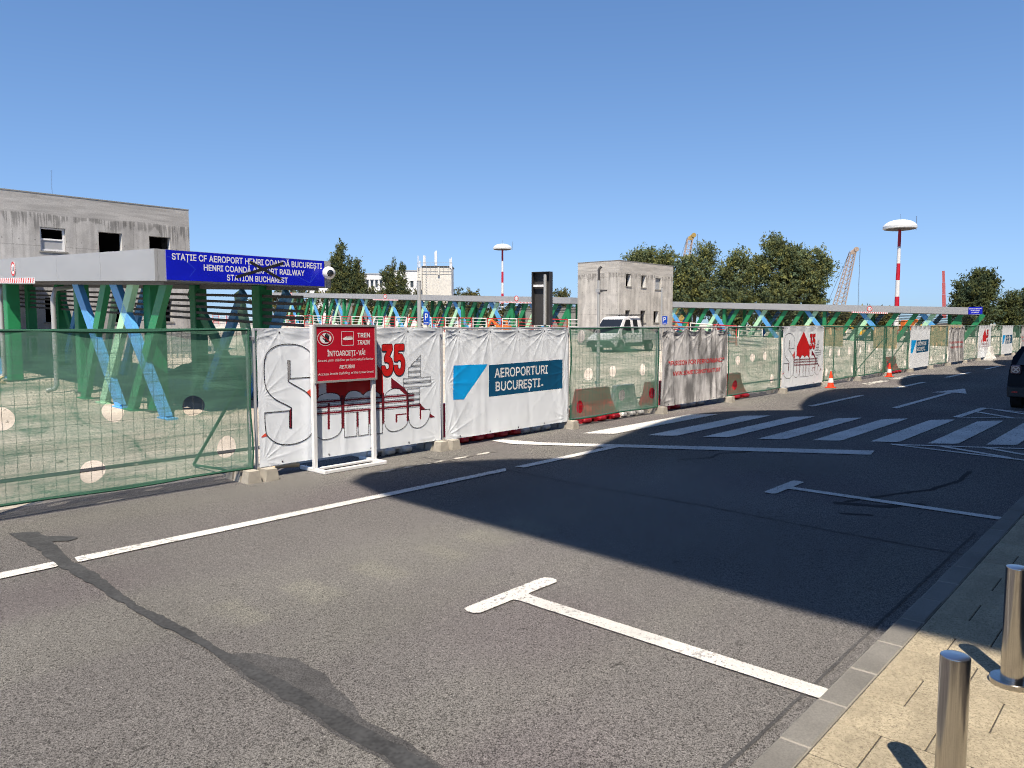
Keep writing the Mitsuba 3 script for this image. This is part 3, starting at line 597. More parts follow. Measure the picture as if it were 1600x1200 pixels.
[part(sg, 'lettering', lettering([l_], FS, .053), 'm_white') for l_ in ([('TREN', 680, 905, 740, 78), ('TRAIN', 680, 905, 612, 78, dict(shear=.18)), ('ÎNTOARCEȚI-VĂ!', 175, 815, 423, 88), ('Acces prin clădire pe la nivelul inferior', 20, 960, 330, 42, dict(bold=False)), ('RETURN!', 370, 630, 197, 60, dict(shear=.18)), ('Access inside building at the lower level', 22, 960, 96, 42, dict(bold=False, shear=.18))])]
cx, cy = 150, 735
hand = unary_union([sbox(cx-2, cy-62, cx+46, cy+10).buffer(8), LineString([(cx+2, cy), (cx-2, cy+62)]).buffer(9), LineString([(cx+18, cy), (cx+18, cy+76)]).buffer(9), LineString([(cx+36, cy), (cx+38, cy+70)]).buffer(9), LineString([(cx+50, cy-5), (cx+56, cy+46)]).buffer(8), LineString([(cx+4, cy-45), (cx-40, cy-2)]).buffer(10)])
part(sg, 'hand_disc', plate([ring(cx, cy, 122, 130), Point(cx, cy).buffer(103)], FS, .053), 'm_white')
part(sg, 'hand', plate(hand, FS, .0545), 'm_print_black')
part(sg, 'prohibition_ring', plate(unary_union([ring(cx, cy, 92, 104), LineString([(cx-68, cy+68), (cx+68, cy-68)]).buffer(9)]), FS, .056), 'm_sign_red')
tb = sbox(425, 615, 608, 838).buffer(10)
part(sg, 'train_symbol', plate([tb.buffer(4).difference(tb.buffer(-5)), Polygon([(430, 728), (470, 745), (600, 745), (600, 700), (470, 695), (440, 705)]), sbox(470, 762, 600, 768)], FS, .053), 'm_white')

# ---------------------------------------------------------------- station pavilions
def zslope(z0, x0): return lambda x: z0+.037*(x0-np.asarray(x, float))
def sbox8(x0, x1, y0, y1, zl, zh):
    "a box whose heights follow the roof's fall along x"
    return MB().pts8([[x, y, (zl if k == 0 else zh)(x)] for x in (x0, x1) for y in (y0, y1) for k in (0, 1)])
def ladder(parent, name, sx, tx, y, zt, col, w=.30):
    "one raking brace from its foot (sx) to the roof (tx)"
    m = bar((sx, y, float(gz(sx))-.02), (tx, y, float(zt(tx))), w, .13, up=(0, 1, 0)); return part(parent, name, m, col)
def hl_sign(p, x, y, z, s=.19, w=3.4, face=-1):
    F = frame_map((x, y, z), (1, 0, 0), (0, 0, 1), (0, -1, 0))
    g = part(p, 'height_limit_sign', plate(Point(0, 0).buffer(s), F, .012, .02), 'm_white')
    part(g, 'ring', plate(ring(0, 0, s*.72, s), F, .022), 'm_print_red')
    part(g, 'lettering', lettering([('2.8', -s*.5, s*.5, -s*.3, s*.6)], F, .0225), 'm_print_black')
    slope = -.037
    st = [Polygon([(q, -s-.19+slope*q), (q+.09, -s-.19+slope*q), (q+.15, -s-.06+slope*q), (q+.06, -s-.06+slope*q)]) for q in np.arange(-w/2, w/2, .2)]
    b = part(p, 'height_limit_bar', plate(Polygon([(-w/2, -s-.20+slope*-w/2), (w/2, -s-.20+slope*w/2), (w/2, -s-.05+slope*w/2), (-w/2, -s-.05+slope*-w/2)]), F, .004, .012), 'm_white')
    part(b, 'stripe', plate(st, F, .014), 'm_print_red', kind='stuff')
def pavilion(label, xr, xl, yn, yf, zb, fh, near, far, cols, panel=3.0, slats=True, bw=.30, hl=(), endcol=True, pipes=(), set_in=.47):
    p = thing('station_pavilion', label, 'pavilion')
    zl, zh = zslope(zb, xr), zslope(zb+fh, xr)
    n = max(1, round((xr-xl)/panel)); st = (xr-xl)/n
    for k in range(n):
        part(p, 'fascia_panel', sbox8(xl+k*st+.006, xl+(k+1)*st-.006, yn, yn+.06, zl, zh), 'm_fascia')
    ne = max(1, round((yf-yn)/2.2)); se = (yf-yn-.07)/ne
    for k in range(ne):
        part(p, 'fascia_panel', sbox8(xr-.062, xr-.002, yn+.066+k*se, yn+.066+(k+1)*se-.008, zl, zh), 'm_fascia')
    part(p, 'rear_fascia', sbox8(xl, xr-.07, yf, yf+.06, zl, zh), 'm_fascia')
    part(p, 'roof', sbox8(xl, xr-.07, yn+.066, yf-.002, lambda x: zh(x)-.10, lambda x: zh(x)-.03), 'm_fascia')
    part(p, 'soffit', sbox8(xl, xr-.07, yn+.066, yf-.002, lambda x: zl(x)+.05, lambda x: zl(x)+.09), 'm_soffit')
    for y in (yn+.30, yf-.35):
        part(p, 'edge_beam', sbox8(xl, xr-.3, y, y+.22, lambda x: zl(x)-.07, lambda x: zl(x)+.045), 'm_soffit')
    yb, yr = yn+set_in, yf-.35
    for (s, t, c) in near: 
            ladder(p, 'brace', s, t, yb, lambda x: zl(x)+.04, c, bw)
            if bw < .35: part(p, 'brace_plate', MB().bevbox(s-.26, s+.26, yb-.12, yb+.12, float(gz(s))-.02, float(gz(s))+.035, .01), c)
    for (s, t, c) in far: ladder(p, 'brace', s, t, yr, lambda x: zl(x)-.15, c, bw)
    for (x, y, w) in cols:
        part(p, 'column', MB().bevbox(x-w/2, x+w/2, y-w/2, y+w/2, float(gz(x))-.02, float(zl(x))+.045, .02), 'm_green')
        part(p, 'column_plate', MB().box(x-w/2-.08, x+w/2+.08, y-w/2-.08, y+w/2+.08, float(gz(x))-.02, float(gz(x))+.03), 'm_slat')
    if slats:
        for k in range(5):
            d = .20+.17*k
            part(p, 'louvre', sbox8(xl, xr-.5, yr-.13, yr-.075, lambda x: zl(x)-d-.07, lambda x: zl(x)-d), 'm_slat')
    for x in pipes:
        y = yn+.35; z = float(zl(x))
        part(p, 'drainpipe', tube([(x-.1, y+.5, z-.12), (x, y+.06, z-.2), (x, y, z-.45), (x, y, float(gz(x))+.22), (x-.03, y-.05, float(gz(x))+.12), (x-.12, y-.22, float(gz(x))+.07)], .062, 10), 'm_pipe', smooth=50)
    for h in hl: hl_sign(p, *h)
    return p
G, B_, P_ = 'm_green', 'm_blue', 'm_pale'
nearA = [(-18.66, -21.28, B_), (-21.01, -19.24, G), (-16.2, -18.82, B_), (-19.73, -17.65, P_), (-18.04, -15.96, G), (-28.29, -30.6, B_), (-30.4, -28.6, P_), (-32.5, -30.4, G), (-36, -38.3, B_), (-39, -37, P_)]
farA = [(-18.9, -22.0, G), (-18.2, -19.2, P_), (-21.2, -18.9, B_), (-18.8, -16.75, B_), (-27.3, -25.2, B_), (-25.0, -27.5, G), (-33, -30.8, B_), (-30.9, -33.2, G), (-29.0, -27.5, P_)]
pavA = pavilion('nearest grey roofed station canopy on coloured raking braces behind the left net', -15.44, -44, 6.5, 10.62, 3.02, .635, nearA, farA,
    [(-26.95, 7.0, .36), (-17.55, 7.35, .36), (-21.6, 10.3, .36), (-17.95, 10.25, .38), (-32.9, 10.2, .34), (-36.6, 10.2, .34), (-22.4, 7.45, .30), (-35.5, 7.0, .36)], hl=[(-24.66, 6.5, 3.70, .2, 3.6)], pipes=(-22.7, -27.5))
def module(x0, n, per=5.8):
    m = []
    for k in range(n):
        a = x0-per*k
        m += [(a+2.6, a, B_), (a-.9, a+1.2, P_), (a+1.6, a+3.6, G), (a+3.4, a+5.4, G)]
    return m
def farmod(x0, n, per=5.8):
    m = []
    for k in range(n):
        a = x0-per*k
        m += [(a+1.0, a+3.2, B_), (a+3.9, a+1.5, G), (a-.3, a+1.7, P_)]
    return m
pavB = pavilion('long far station canopy with coloured braces behind the red and white railing in the middle', -46.3, -108, 60, 64.5, 4.22, .62, module(-52, 9), farmod(-54, 9), [(-46.9-7.6*k, 60.5, .36) for k in range(8)]+[(-48.5-7.6*k, 64.1, .34) for k in range(8)], panel=5, bw=.44, hl=[(-53.5, 60, 4.9, .3, 5.0), (-75.5, 60, 5.65, .3, 5.0), (-97, 60, 6.45, .3, 5.0)])
pavC = pavilion('long far station canopy with coloured braces before the big trees at right', -16.4, -52, 84, 89.5, 3.12, .68, module(-20.6, 6), farmod(-23, 6), [(-17.2, 84.6, .36), (-30.2, 84.6, .36), (-42, 84.6, .36)]+[(-19-7.5*k, 89, .34) for k in range(5)], panel=5, bw=.44, hl=[(-25.4, 84, 3.78, .27, 3.6)])
single('low_wall', 'low tan concrete wall behind the right end of the first green net', 'wall', MB().bevbox(-22.6, -16.4, 10.75, 11.0, .1, 1.25, .02), 'm_block')
# station name boards
bx = -15.44
FB = frame_map((bx, 6.69, 3.335), (0, 1, 0), (0, 0, 1), (1, 0, 0))
nb = thing('name_board', 'blue station name board with white capitals crossed out in black on the nearest canopy', 'sign')
part(nb, 'board', plate(sbox(.03, -.285, 3.74, .31), FB, .006, .03), 'm_sign_blue')
[part(nb, 'lettering', lettering([l_], FB, .032), 'm_white') for l_ in ([('STAȚIE CF AEROPORT HENRI COANDĂ BUCUREȘTI', .14, 3.68, .125, .125), ('HENRI COANDĂ AIRPORT RAILWAY', .80, 3.20, -.06, .12), ('STATION BUCHAREST', 1.30, 2.76, -.245, .12)])]
part(nb, 'crease', plate([LineString(c).buffer(.006) for c in ([(.05, .18), (.42, .12), (.62, -.05), (.50, -.2)], [(2.75, -.02), (3.05, -.1), (3.35, -.22), (3.55, .02)], [(3.35, -.22), (3.42, -.02)])], FB, .0312), 'm_sign_crease')
part(nb, 'cross', plate([LineString([(1.84, .18), (2.60, -.17)]).buffer(.03, cap_style=2), LineString([(1.50, -.17), (2.66, .20)]).buffer(.03, cap_style=2)], FB, .036), 'm_print_black')
FC2 = frame_map((-16.36, 84.0, 3.1), (1, 0, 0), (0, 0, 1), (0, -1, 0))
n2 = thing('name_board', 'small blue name board at the right end of the farthest right canopy', 'sign')
part(n2, 'board', plate(sbox(0, .03, 1.15, .73), FC2, .006, .05), 'm_sign_blue')
[part(n2, 'lettering', lettering([l_], FC2, .052), 'm_white', kind='stuff') for l_ in ([('STAȚIE CF AEROPORT', .06, 1.09, .52, .1), ('HENRI COANDĂ', .2, .95, .34, .1), ('BUCUREȘTI', .25, .9, .15, .1)])]
cam = thing('security_camera', 'white dome security camera at the right end of the blue name board', 'camera')
part(cam, 'bracket', MB().bevbox(bx+.002, bx+.12, 10.40, 10.50, 3.30, 3.42, .01), 'm_white')
sp = trimesh.creation.icosphere(3, .15); sp.apply_translation((bx+.22, 10.43, 3.36)); part(cam, 'housing', sp, 'm_white', smooth=True)
sp = trimesh.creation.icosphere(3, .085); sp.apply_translation((bx+.315, 10.40, 3.35)); part(cam, 'lens', sp, 'm_glass_dark', smooth=True)
FN = frame_map((-30.2, 11.6, 2.22), (.3, .954, 0), (0, 0, 1), (.954, -.3, 0))
no = thing('notice_board', 'grey notice board with dark block capitals under the nearest canopy', 'sign')
part(no, 'board', plate(sbox(0, 0, 1.0, .82), FN, 0, .03), 'm_pipe')
[part(no, 'lettering', lettering([l_], FN, .032), 'm_dark') for l_ in ([('ATE', .1, .9, .56, .18), ('RAR', .1, .9, .32, .18), ('AUT', .1, .9, .08, .18)])]
part(no, 'leg', MB().bar(FN(np.array([.1]), np.array([0.]))[0], FN(np.array([.1]), np.array([-1.8]))[0], .05, .05), 'm_slat'); part(no, 'leg', MB().bar(FN(np.array([.9]), np.array([0.]))[0], FN(np.array([.9]), np.array([-1.8]))[0], .05, .05), 'm_slat')

# ---------------------------------------------------------------- concrete shells with empty window openings
def shell(p, x0, x1, y0, y1, z0, z1, wins_x, wins_y, th=.32, floor_z=(), mc='m_concrete'):
    "hollow house; wins_x = openings (y,y,z,z) of the +x face, wins_y = openings (x,x,z,z) of the -y face"
    FXp = frame_map((x1, 0, 0), (0, 1, 0), (0, 0, 1), (1, 0, 0)); FYm = frame_map((0, y0, 0), (1, 0, 0), (0, 0, 1), (0, -1, 0))
    P = sbox(y0, z0, y1, z1).difference(unary_union([sbox(a, c, b, d) for a, b, c, d in wins_x])) if wins_x else sbox(y0, z0, y1, z1)
    w = part(p, 'wall', plate(P, FXp, -th, 0), mc)
    Q = sbox(x0, z0, x1-th, z1)
    if wins_y: Q = Q.difference(unary_union([sbox(a, c, b, d) for a, b, c, d in wins_y]))
    part(p, 'wall', plate(Q, FYm, -th, 0), mc)
    part(p, 'wall', box(x0, x0+th, y0+th, y1, z0, z1), mc); part(p, 'wall', box(x0+th, x1-th, y1-th, y1, z0, z1), mc)
    part(p, 'roof_slab', box(x0+th, x1-th, y0+th, y1-th, z1-.75, z1-.5), mc)
    for fz in floor_z: part(p, 'floor_slab', box(x0+th, x1-th, y0+th, y1-th, fz-.25, fz), mc)
    cp = MB().box(x1-.18, x1+.02, y0-.02, y1+.02, z1, z1+.05).box(x0-.02, x1-.181, y0-.02, y0+.18, z1, z1+.05)
    part(p, 'coping', cp, 'm_concrete_trim')
    for a, b, c, d in wins_x:
        part(p, 'window_sill', box(x1-.06, x1+.05, a-.06, b+.06, c-.07, c-.002), 'm_concrete_trim')
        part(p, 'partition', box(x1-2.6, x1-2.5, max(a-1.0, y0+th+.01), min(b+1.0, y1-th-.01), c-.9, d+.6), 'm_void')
    return w
lb = thing('concrete_building', 'large bare concrete shell with three empty upper windows behind the nearest canopy', 'building')
winL = [(11.05, 12.07, 5.40, 6.43), (13.45, 14.49, 5.40, 6.43), (15.73, 16.76, 5.40, 6.43), (11.12, 11.72, 2.26, 3.34), (14.0, 14.5, 2.26, 3.34), (16.14, 16.74, 2.30, 3.37), (7.0, 8.0, 5.4, 6.43), (7.0, 7.8, 2.26, 3.34)]
shell(lb, -50, -37.89, 4, 17.72, .4, 7.86, winL, [], floor_z=(4.4,))
wf = part(lb, 'window_frame', plate(sbox(11.06, 5.41, 12.06, 6.42).difference(sbox(11.13, 5.48, 11.98, 5.88)).difference(sbox(11.13, 5.95, 11.98, 6.36)), frame_map((-37.89, 0, 0), (0, 1, 0), (0, 0, 1), (1, 0, 0)), -.2, -.12), 'm_white')
part(wf, 'pane', box(-38.06, -38.05, 11.13, 11.98, 5.48, 5.88), 'm_lamp_glass')
for a, b in ((13.45, 14.49), (15.73, 16.76)): part(lb, 'window_reveal', box(-38.20, -37.95, b-.012, b-.002, 5.41, 6.42), 'm_white')
part(lb, 'lightning_rod', tube([(-38.2, 11.7, 7.8), (-38.2, 11.7, 9.0)], .006, 5), 'm_slat')
mb = thing('concrete_building', 'small two storey bare concrete block house behind the white pickup', 'building')
winM = [(46.9, 47.55, 4.95, 5.85), (48.95, 49.6, 4.93, 5.83), (50.95, 51.75, 4.85, 5.72), (46.85, 47.5, 2.3, 3.2), (48.9, 49.6, 2.3, 3.2), (50.75, 51.5, 2.3, 3.18)]
shell(mb, -34.84, -31.09, 46.03, 53.6, .4, 6.75, winM, [], floor_z=(3.7,), mc='m_concrete_small')
part(mb, 'window_shutter', box(-31.30, -31.22, 50.96, 51.74, 4.86, 5.71), 'm_office_trim')
for a, b, c, d in winM[:2]+winM[5:]: part(mb, 'window_reveal', box(-31.36, -31.13, b-.012, b-.002, c+.01, d-.01), 'm_white')
# balusters in front of the big shell
fb = thing('baluster_fence', 'low pale baluster railing in front of the large concrete shell', 'railing')
for k in range(40):
    y = 6.2+k*.28; x = -34.6
    part(fb, 'baluster', MB().box(x-.03, x+.03, y-.035, y+.035, .62, 1.62), 'm_parapet' if 24 < k < 33 else 'm_pipe')
part(fb, 'handrail', MB().box(-34.64, -34.56, 6.0, 17.4, 1.625, 1.70), 'm_pipe')

# ---------------------------------------------------------------- red and white ramp railing on its white parapet
rl = thing('ramp_railing', 'red and white banded pipe railing on a long white ramp parapet', 'railing')
def zr(x): return float(np.interp(-x, [24.4, 33.4, 45, 97, 118], [1.86, 2.42, 2.63, 3.42, 3.75]))
def para(x0, x1, y0, y1, a, b): return MB().pts8([[x, y, zr(x)-(a if k == 0 else b)] for x in (x0, x1) for y in (y0, y1) for k in (0, 1)])
part(rl, 'parapet', para(-118, -24.4, 56.02, 56.3, 2.2, .88), 'm_parapet')
for k in range(44):
    x0 = -24.6-2.1*k; x1 = x0-2.0; m = MB(); col = 'm_rail_red' if k % 2 else 'm_rail_white'
    m.tube([(x0, 55.95, zr(x0)), (x1, 55.95, zr(x1))], .055, 6)
    for d in (.32, .62, .98, 1.25): m.tube([(x0, 55.95, zr(x0)-d), (x1, 55.95, zr(x1)-d)], .028, 5)
    m.tube([(x0-.05, 55.95, zr(x0)-.02), (x0-.05, 55.95, zr(x0)-1.5)], .04, 5).tube([(x1+.05, 55.95, zr(x1)-.02), (x1+.05, 55.95, zr(x1)-1.5)], .04, 5)
    part(rl, 'rail_section', m, col)
# grey sheds and plywood behind the canopies
single('site_wall', 'plain grey concrete wall seen between the braces of the middle canopy', 'wall', MB().box(-100, -93, 70, 70.4, 1.5, 5.5).box(-62, -50, 70, 70.4, 1.2, 4.15), 'm_shed')
for x0, x1, y, z0, z1, lab in ((-26.5, -22.0, 66, .3, 2.05, 'tan plywood hoarding behind the net left of the gate'), (-19.6, -17.8, 66, .2, 1.95, 'narrow tan plywood hoarding behind the gate net'), (-18.2, -15.6, 78, .2, 2.1, 'tan plywood hoarding between the far airport and slogan banners')):
    h = thing('plywood_hoarding', lab, 'hoarding'); n = max(2, round((x1-x0)/1.22)); w = (x1-x0)/n
    for k in range(n): part(h, 'board', MB().box(x0+k*w+.01, x0+(k+1)*w-.01, y, y+.05, z0, z1+.02*(k % 2)), 'm_plywood')
single('brown_panel', 'brown upright panel under the left part of the middle canopy', 'panel', MB().box(-86.5, -84.6, 63, 63.2, 1.8, 4.6).box(-86.6, -84.5, 62.98, 63.22, 4.601, 4.7), 'm_brown')

# ---------------------------------------------------------------- loose things on the site
def mound(cx, cy, rx, ry, h, seed, n=46):
    u, v = np.meshgrid(np.linspace(-1, 1, n), np.linspace(-1, 1, n), indexing='ij'); r = np.hypot(u, v)
    nz = meshkit.fbm(np.stack([u*3+seed, v*3, u*0], -1), 5, seed)
    z = h*np.clip(1-r**1.5, 0, 1)*(.55+.9*nz)-.06*(r > .92)
    x, y = cx+u*rx, cy+v*ry; i, j = np.meshgrid(np.arange(n-1), np.arange(n-1), indexing='ij'); a = (i*n+j).ravel()
    return trimesh.Trimesh(np.stack([x, y, gz(x)+z], -1).reshape(-1, 3), np.vstack([np.stack([a, a+n, a+n+1], 1), np.stack([a, a+n+1, a+1], 1)]), process=False)
single('soil_heap', 'dark grey heap of broken asphalt under the nearest canopy', 'heap', mound(-25.2, 12.6, 2.6, 1.5, .75, 3), 'm_tarpatch')
single('soil_heap', 'brown soil heap behind the low tan wall', 'heap', mound(-19.8, 12.6, 2.4, 1.2, 1.5, 8), 'm_site')
rr = np.random.default_rng(5); m = MB()
for k in range(520):
    x, y = -11-rr.random()**1.4*26, rr.uniform(1, 30); s = rr.uniform(.012, .05); h = trimesh.creation.icosahedron(); v = h.vertices*s*rr.uniform(.6, 1.3, 3)*rr.uniform(.85, 1.15, (12, 1)); m.add(v+[x, y, float(gz(x))+s*.3], h.faces)
k = single('rubble', 'small broken stones strewn over the pale site ground behind the nets', 'rubble', m, 'm_block'); labels[k]['kind'] = 'stuff'
for i, (x0, y0, x1, y1) in enumerate(((-27.6, 6.55, -26.0, 6.45), (-27.3, 6.75, -26.3, 6.35))):
    single('timber', ('lower' if i == 0 else 'upper, crossing') + ' pale timber batten at the foot of the left green column', 'timber', bar((x0, y0, .47+.07*i), (x1, y1, .44+.07*i), .10, .05), 'm_wood')

# ---------------------------------------------------------------- posts and signs on the site
def place(mb, x, y, z=0.0, a=0.0):
    m = mb.mesh() if isinstance(mb, MB) else mb.copy()
    c, s = math.cos(a), math.sin(a); v = m.vertices
    m.vertices = np.c_[x+c*v[:, 0]-s*v[:, 1], y+s*v[:, 0]+c*v[:, 1], z+v[:, 2]]; return m
def p_sign(x, y, z0, z1, w, lab, pole_top):
    g = float(gz(x)); k = thing('parking_sign', lab, 'sign')
    F = frame_map((x, y-.05, z0), (1, 0, 0), (0, 0, 1), (0, -1, 0)); h = z1-z0
    part(k, 'post', tube([(x, y, g), (x, y, z1)], .035, 8), 'm_galv', smooth=40)
    part(k, 'plate', plate(sbox(-w/2, 0, w/2, h), F, 0, .02), 'm_p_blue')
    part(k, 'lettering', lettering([('P', -w*.24, w*.26, h*.34, h*.50), ('TAXI ZONE', -w*.38, w*.38, h*.10, h*.08)], F, .022) if False else lettering([('P', -w*.24, w*.26, h*.36, h*.50)], F, .022), 'm_white')
    part(k, 'rule', plate(sbox(-w*.36, h*.12, w*.36, h*.17), F, .022), 'm_white')
p_sign(-26.34, 23.37, 2.14, 2.74, .40, 'blue parking sign beside the grey lamp post above the first outlined banner', 2.8)
p_sign(-26.0, 43.9, 2.16, 2.70, .38, 'blue parking sign beside the thin post right of the small concrete house', 2.7)
def post(x, y, z1, r, lab, extra=None):
    k = thing('lamp_post', lab, 'post'); g = float(gz(x))
    part(k, 'pole', tube([(x, y, g), (x, y, z1)], r, 10), 'm_pipe', smooth=40)
    part(k, 'cap', tube([(x, y, z1), (x, y, z1+.03)], r*1.05, 10), 'm_slat')
    return k
post(-26.62, 23.12, 4.12, .095, 'plain grey post left of the blue parking sign')
k = post(-14.22, 19.9, 3.55, .052, 'grey post with small side bracket before the small concrete house')
part(k, 'sleeve', tube([(-14.22, 19.9, 3.585), (-14.22, 19.9, 3.90), (-14.16, 19.95, 3.99)], .042, 10), 'm_slat', smooth=40)
part(k, 'bracket', MB().box(-14.26, -13.92, 19.86, 19.94, 3.20, 3.25), 'm_slat'); part(k, 'clamp', MB().box(-14.30, -14.14, 19.83, 19.97, 3.17, 3.28), 'm_pipe')
post(-26.17, 43.73, 4.54, .05, 'thin grey post beside the blue parking sign right of the small concrete house')
bs = thing('sign_box', 'tall dark sign box seen from behind on a post left of the small concrete house', 'sign')
a = .30; bx0, by0 = -16.0, 19.2
def bsb(*q): return place(MB().box(*q), bx0, by0, 0, a)
part(bs, 'back_plate', bsb(-.30, .30, .10, .13, 2.14, 3.85), 'm_black_plastic')
part(bs, 'side', bsb(-.33, -.301, -.10, .13, 2.12, 3.87), 'm_black_plastic'); part(bs, 'side', bsb(.301, .33, -.10, .13, 2.12, 3.87), 'm_black_plastic')
part(bs, 'top', bsb(-.30, .30, -.10, .13, 3.851, 3.87), 'm_black_plastic'); part(bs, 'bottom', bsb(-.30, .30, -.10, .13, 2.12, 2.139), 'm_black_plastic')
part(bs, 'post', place(tube([(.12, -.02, .1), (.12, -.02, 2.118)], .04, 10), bx0, by0, 0, a), 'm_pipe', smooth=40)
part(bs, 'post', place(tube([(.12, -.02, 2.14), (.12, -.02, 3.78)], .055, 10), bx0, by0, 0, a), 'm_pipe', smooth=40)
part(bs, 'bracket', bsb(-.28, .10, -.06, .02, 3.38, 3.45), 'm_white')

# ---------------------------------------------------------------- white crew cab pickup behind the net
vn = thing('crew_cab_truck', 'white crew cab flatbed truck parked before the small concrete house', 'truck')
VX, VY, VZ = -27.45, 38.5, .42     # front faces -Y
def vp(name, m, mt, **kw): return part(vn, name, place(m, VX, VY, VZ), mt, **kw)
lo = MB().hull([(sx*w, y, z) for sx in (-1, 1) for w, y, z in ((.90, .02, .32), (.95, .03, .66), (.90, .10, .92), (.84, .62, 1.17), (.95, .80, 1.18), (.97, .40, .45), (.97, 1.0, 1.12), (.97, 3.4, 1.13), (.97, 3.4, .38), (.97, .6, .36), (.94, 3.43, .38), (.94, 3.43, 1.13))])
vp('body', lo, 'm_van', smooth=20)
up = MB().hull([(sx*w, y, z) for sx in (-1, 1) for w, y, z in ((.95, .72, 1.15), (.95, 3.42, 1.11), (.81, 1.52, 2.10), (.74, 1.78, 2.22), (.74, 3.2, 2.26), (.79, 3.40, 2.14))])
vp('cab_roof', up, 'm_van', smooth=20)
vp('grille', MB().hull([(sx*w, y, z) for sx in (-1, 1) for w, y, z in ((.92, -.035, .30), (.95, -.02, .60), (.80, -.005, .74), (.95, .3, .30), (.95, .25, .62))]), 'm_black_plastic', smooth=20)
vp('number_plate', MB().box(-.26, .26, -.06, -.04, .36, .46), 'm_white')
vp('windshield', MB().pts8([[s*w*.95, y-o*.02, z+o*.012] for s in (-1, 1) for (w, y, z) in ((.90, .765, 1.20), (.80, 1.47, 2.045)) for o in (0, 1)]), 'm_glass_dark')
for s in (-1, 1):
    vp('headlight', MB().hull([(s*w, y, z) for w, y, z in ((.60, .06, .84), (.92, .10, .78), (.96, .45, 1.02), (.93, .62, 1.10), (.66, .16, .98))]), 'm_lamp_glass', smooth=20)
    vp('wheel_arch', place(MB().lathe([(.0, -.02), (.42, -.02), (.42, .02), (0, .02)], n=24).mesh(), 0, 0) if False else MB().tube([(s*.60, .93, .36), (s*.985, .93, .36)], .43, 24), 'm_black_plastic', smooth=40)
    vp('side_sill', MB().box(s*.975-.01, s*.975+.01, 1.42, 3.4, .36, .60), 'm_black_plastic')
    def win(pts): return MB().hull([(s*(x_+o), y_, z_) for x_, y_, z_ in pts for o in (0, .012)])
    vp('side_window', win([(.945, 1.12, 1.26), (.81, 1.70, 2.03), (.80, 2.18, 2.05), (.945, 2.18, 1.22)]), 'm_glass_dark')
    vp('side_window', win([(.945, 2.48, 1.22), (.80, 2.48, 2.05), (.80, 2.98, 2.05), (.94, 3.05, 1.22)]), 'm_glass_dark')
    vp('door_handle', MB().box(s*.98-.015, s*.98+.015, 2.10, 2.26, 1.0, 1.04), 'm_black_plastic'); vp('door_handle', MB().box(s*.98-.015, s*.98+.015, 2.52, 2.66, 1.0, 1.04), 'm_black_plastic')
    vp('door_gap', MB().box(s*.972-.002, s*.972+.002, 2.325, 2.34, .62, 1.12), 'm_black_plastic')
    vp('mirror', MB().bevbox(min(s*.98, s*1.20), max(s*.98, s*1.20), 1.02, 1.18, 1.12, 1.42, .04), 'm_black_plastic', smooth=30)
    for y in (.93, 4.35):
        w = vp('wheel', MB().tube([(s*.72, y, .33), (s*.995, y, .33)], .33, 24), 'm_rubber', smooth=40)
        part(vn, 'wheel_disc', place(MB().tube([(s*.99, y, .33), (s*1.002, y, .33)], .20, 20), VX, VY, VZ), 'm_rim', smooth=40)
vp('head_rack', MB().box(-.95, .95, 3.50, 3.56, .8, 1.2).box(-.95, -.86, 3.50, 3.56, 1.2, 2.30).box(.86, .95, 3.50, 3.56, 1.2, 2.30).box(-.95, .95, 3.48, 3.58, 2.30, 2.38).box(-.95, .95, 2.1, 2.16, 2.32, 2.36).box(-.95, -.89, 2.16, 3.48, 2.32, 2.36).box(.89, .95, 2.16, 3.48, 2.32, 2.36).box(-.02, .04, 3.50, 3.56, 1.2, 2.30), 'm_black_plastic')
vp('flatbed', MB().box(-1.0, 1.0, 3.6, 5.6, .72, .80), 'm_galv')
vp('side_board', MB().box(-1.0, -.96, 3.6, 5.6, .801, 1.12).box(.96, 1.0, 3.6, 5.6, .801, 1.12).box(-.96, .96, 5.56, 5.6, .801, 1.12), 'm_pipe')
vp('chassis', MB().box(-.45, .45, 3.3, 5.4, .42, .72), 'm_black_plastic')

# ---------------------------------------------------------------- dark car at the right edge
sv = thing('parked_car', 'dark navy boxy car cut by the right edge of the picture in the shade', 'car')
CX, CY = -2.55, 22.45
def sp_(name, m, mt, **kw): return part(sv, name, place(m, CX, CY, 0), mt, **kw)
sp_('body', MB().hull([(s*w, y, z) for s in (-1, 1) for w, y, z in ((.86, .06, .32), (.90, .02, .62), (.89, .10, 1.02), (.90, .5, 1.05), (.90, 3.3, 1.02), (.88, 4.1, .92), (.84, 4.22, .6), (.84, 4.1, .30), (.90, .6, .28))]), 'm_suv', smooth=25)
sp_('roof', MB().hull([(s*w, y, z) for s in (-1, 1) for w, y, z in ((.88, .08, 1.0), (.84, .22, 1.32), (.68, .34, 1.60), (.66, 2.3, 1.62), (.82, 3.1, 1.05), (.86, 2.9, 1.0))]), 'm_suv', smooth=25)
sp_('rear_bumper', MB().hull([(s*w, y, z) for s in (-1, 1) for w, y, z in ((.88, -.06, .34), (.90, -.05, .60), (.80, -.09, .58), (.80, -.09, .36), (.90, .3, .34), (.91, .3, .62))]), 'm_black_plastic', smooth=25)
sp_('rear_window', MB().hull([(s*w, y, z) for s in (-1, 1) for w, y, z in ((.74, .10, 1.14), (.60, .30, 1.52), (.74, .08, 1.14), (.60, .28, 1.52))]), 'm_glass_dark')
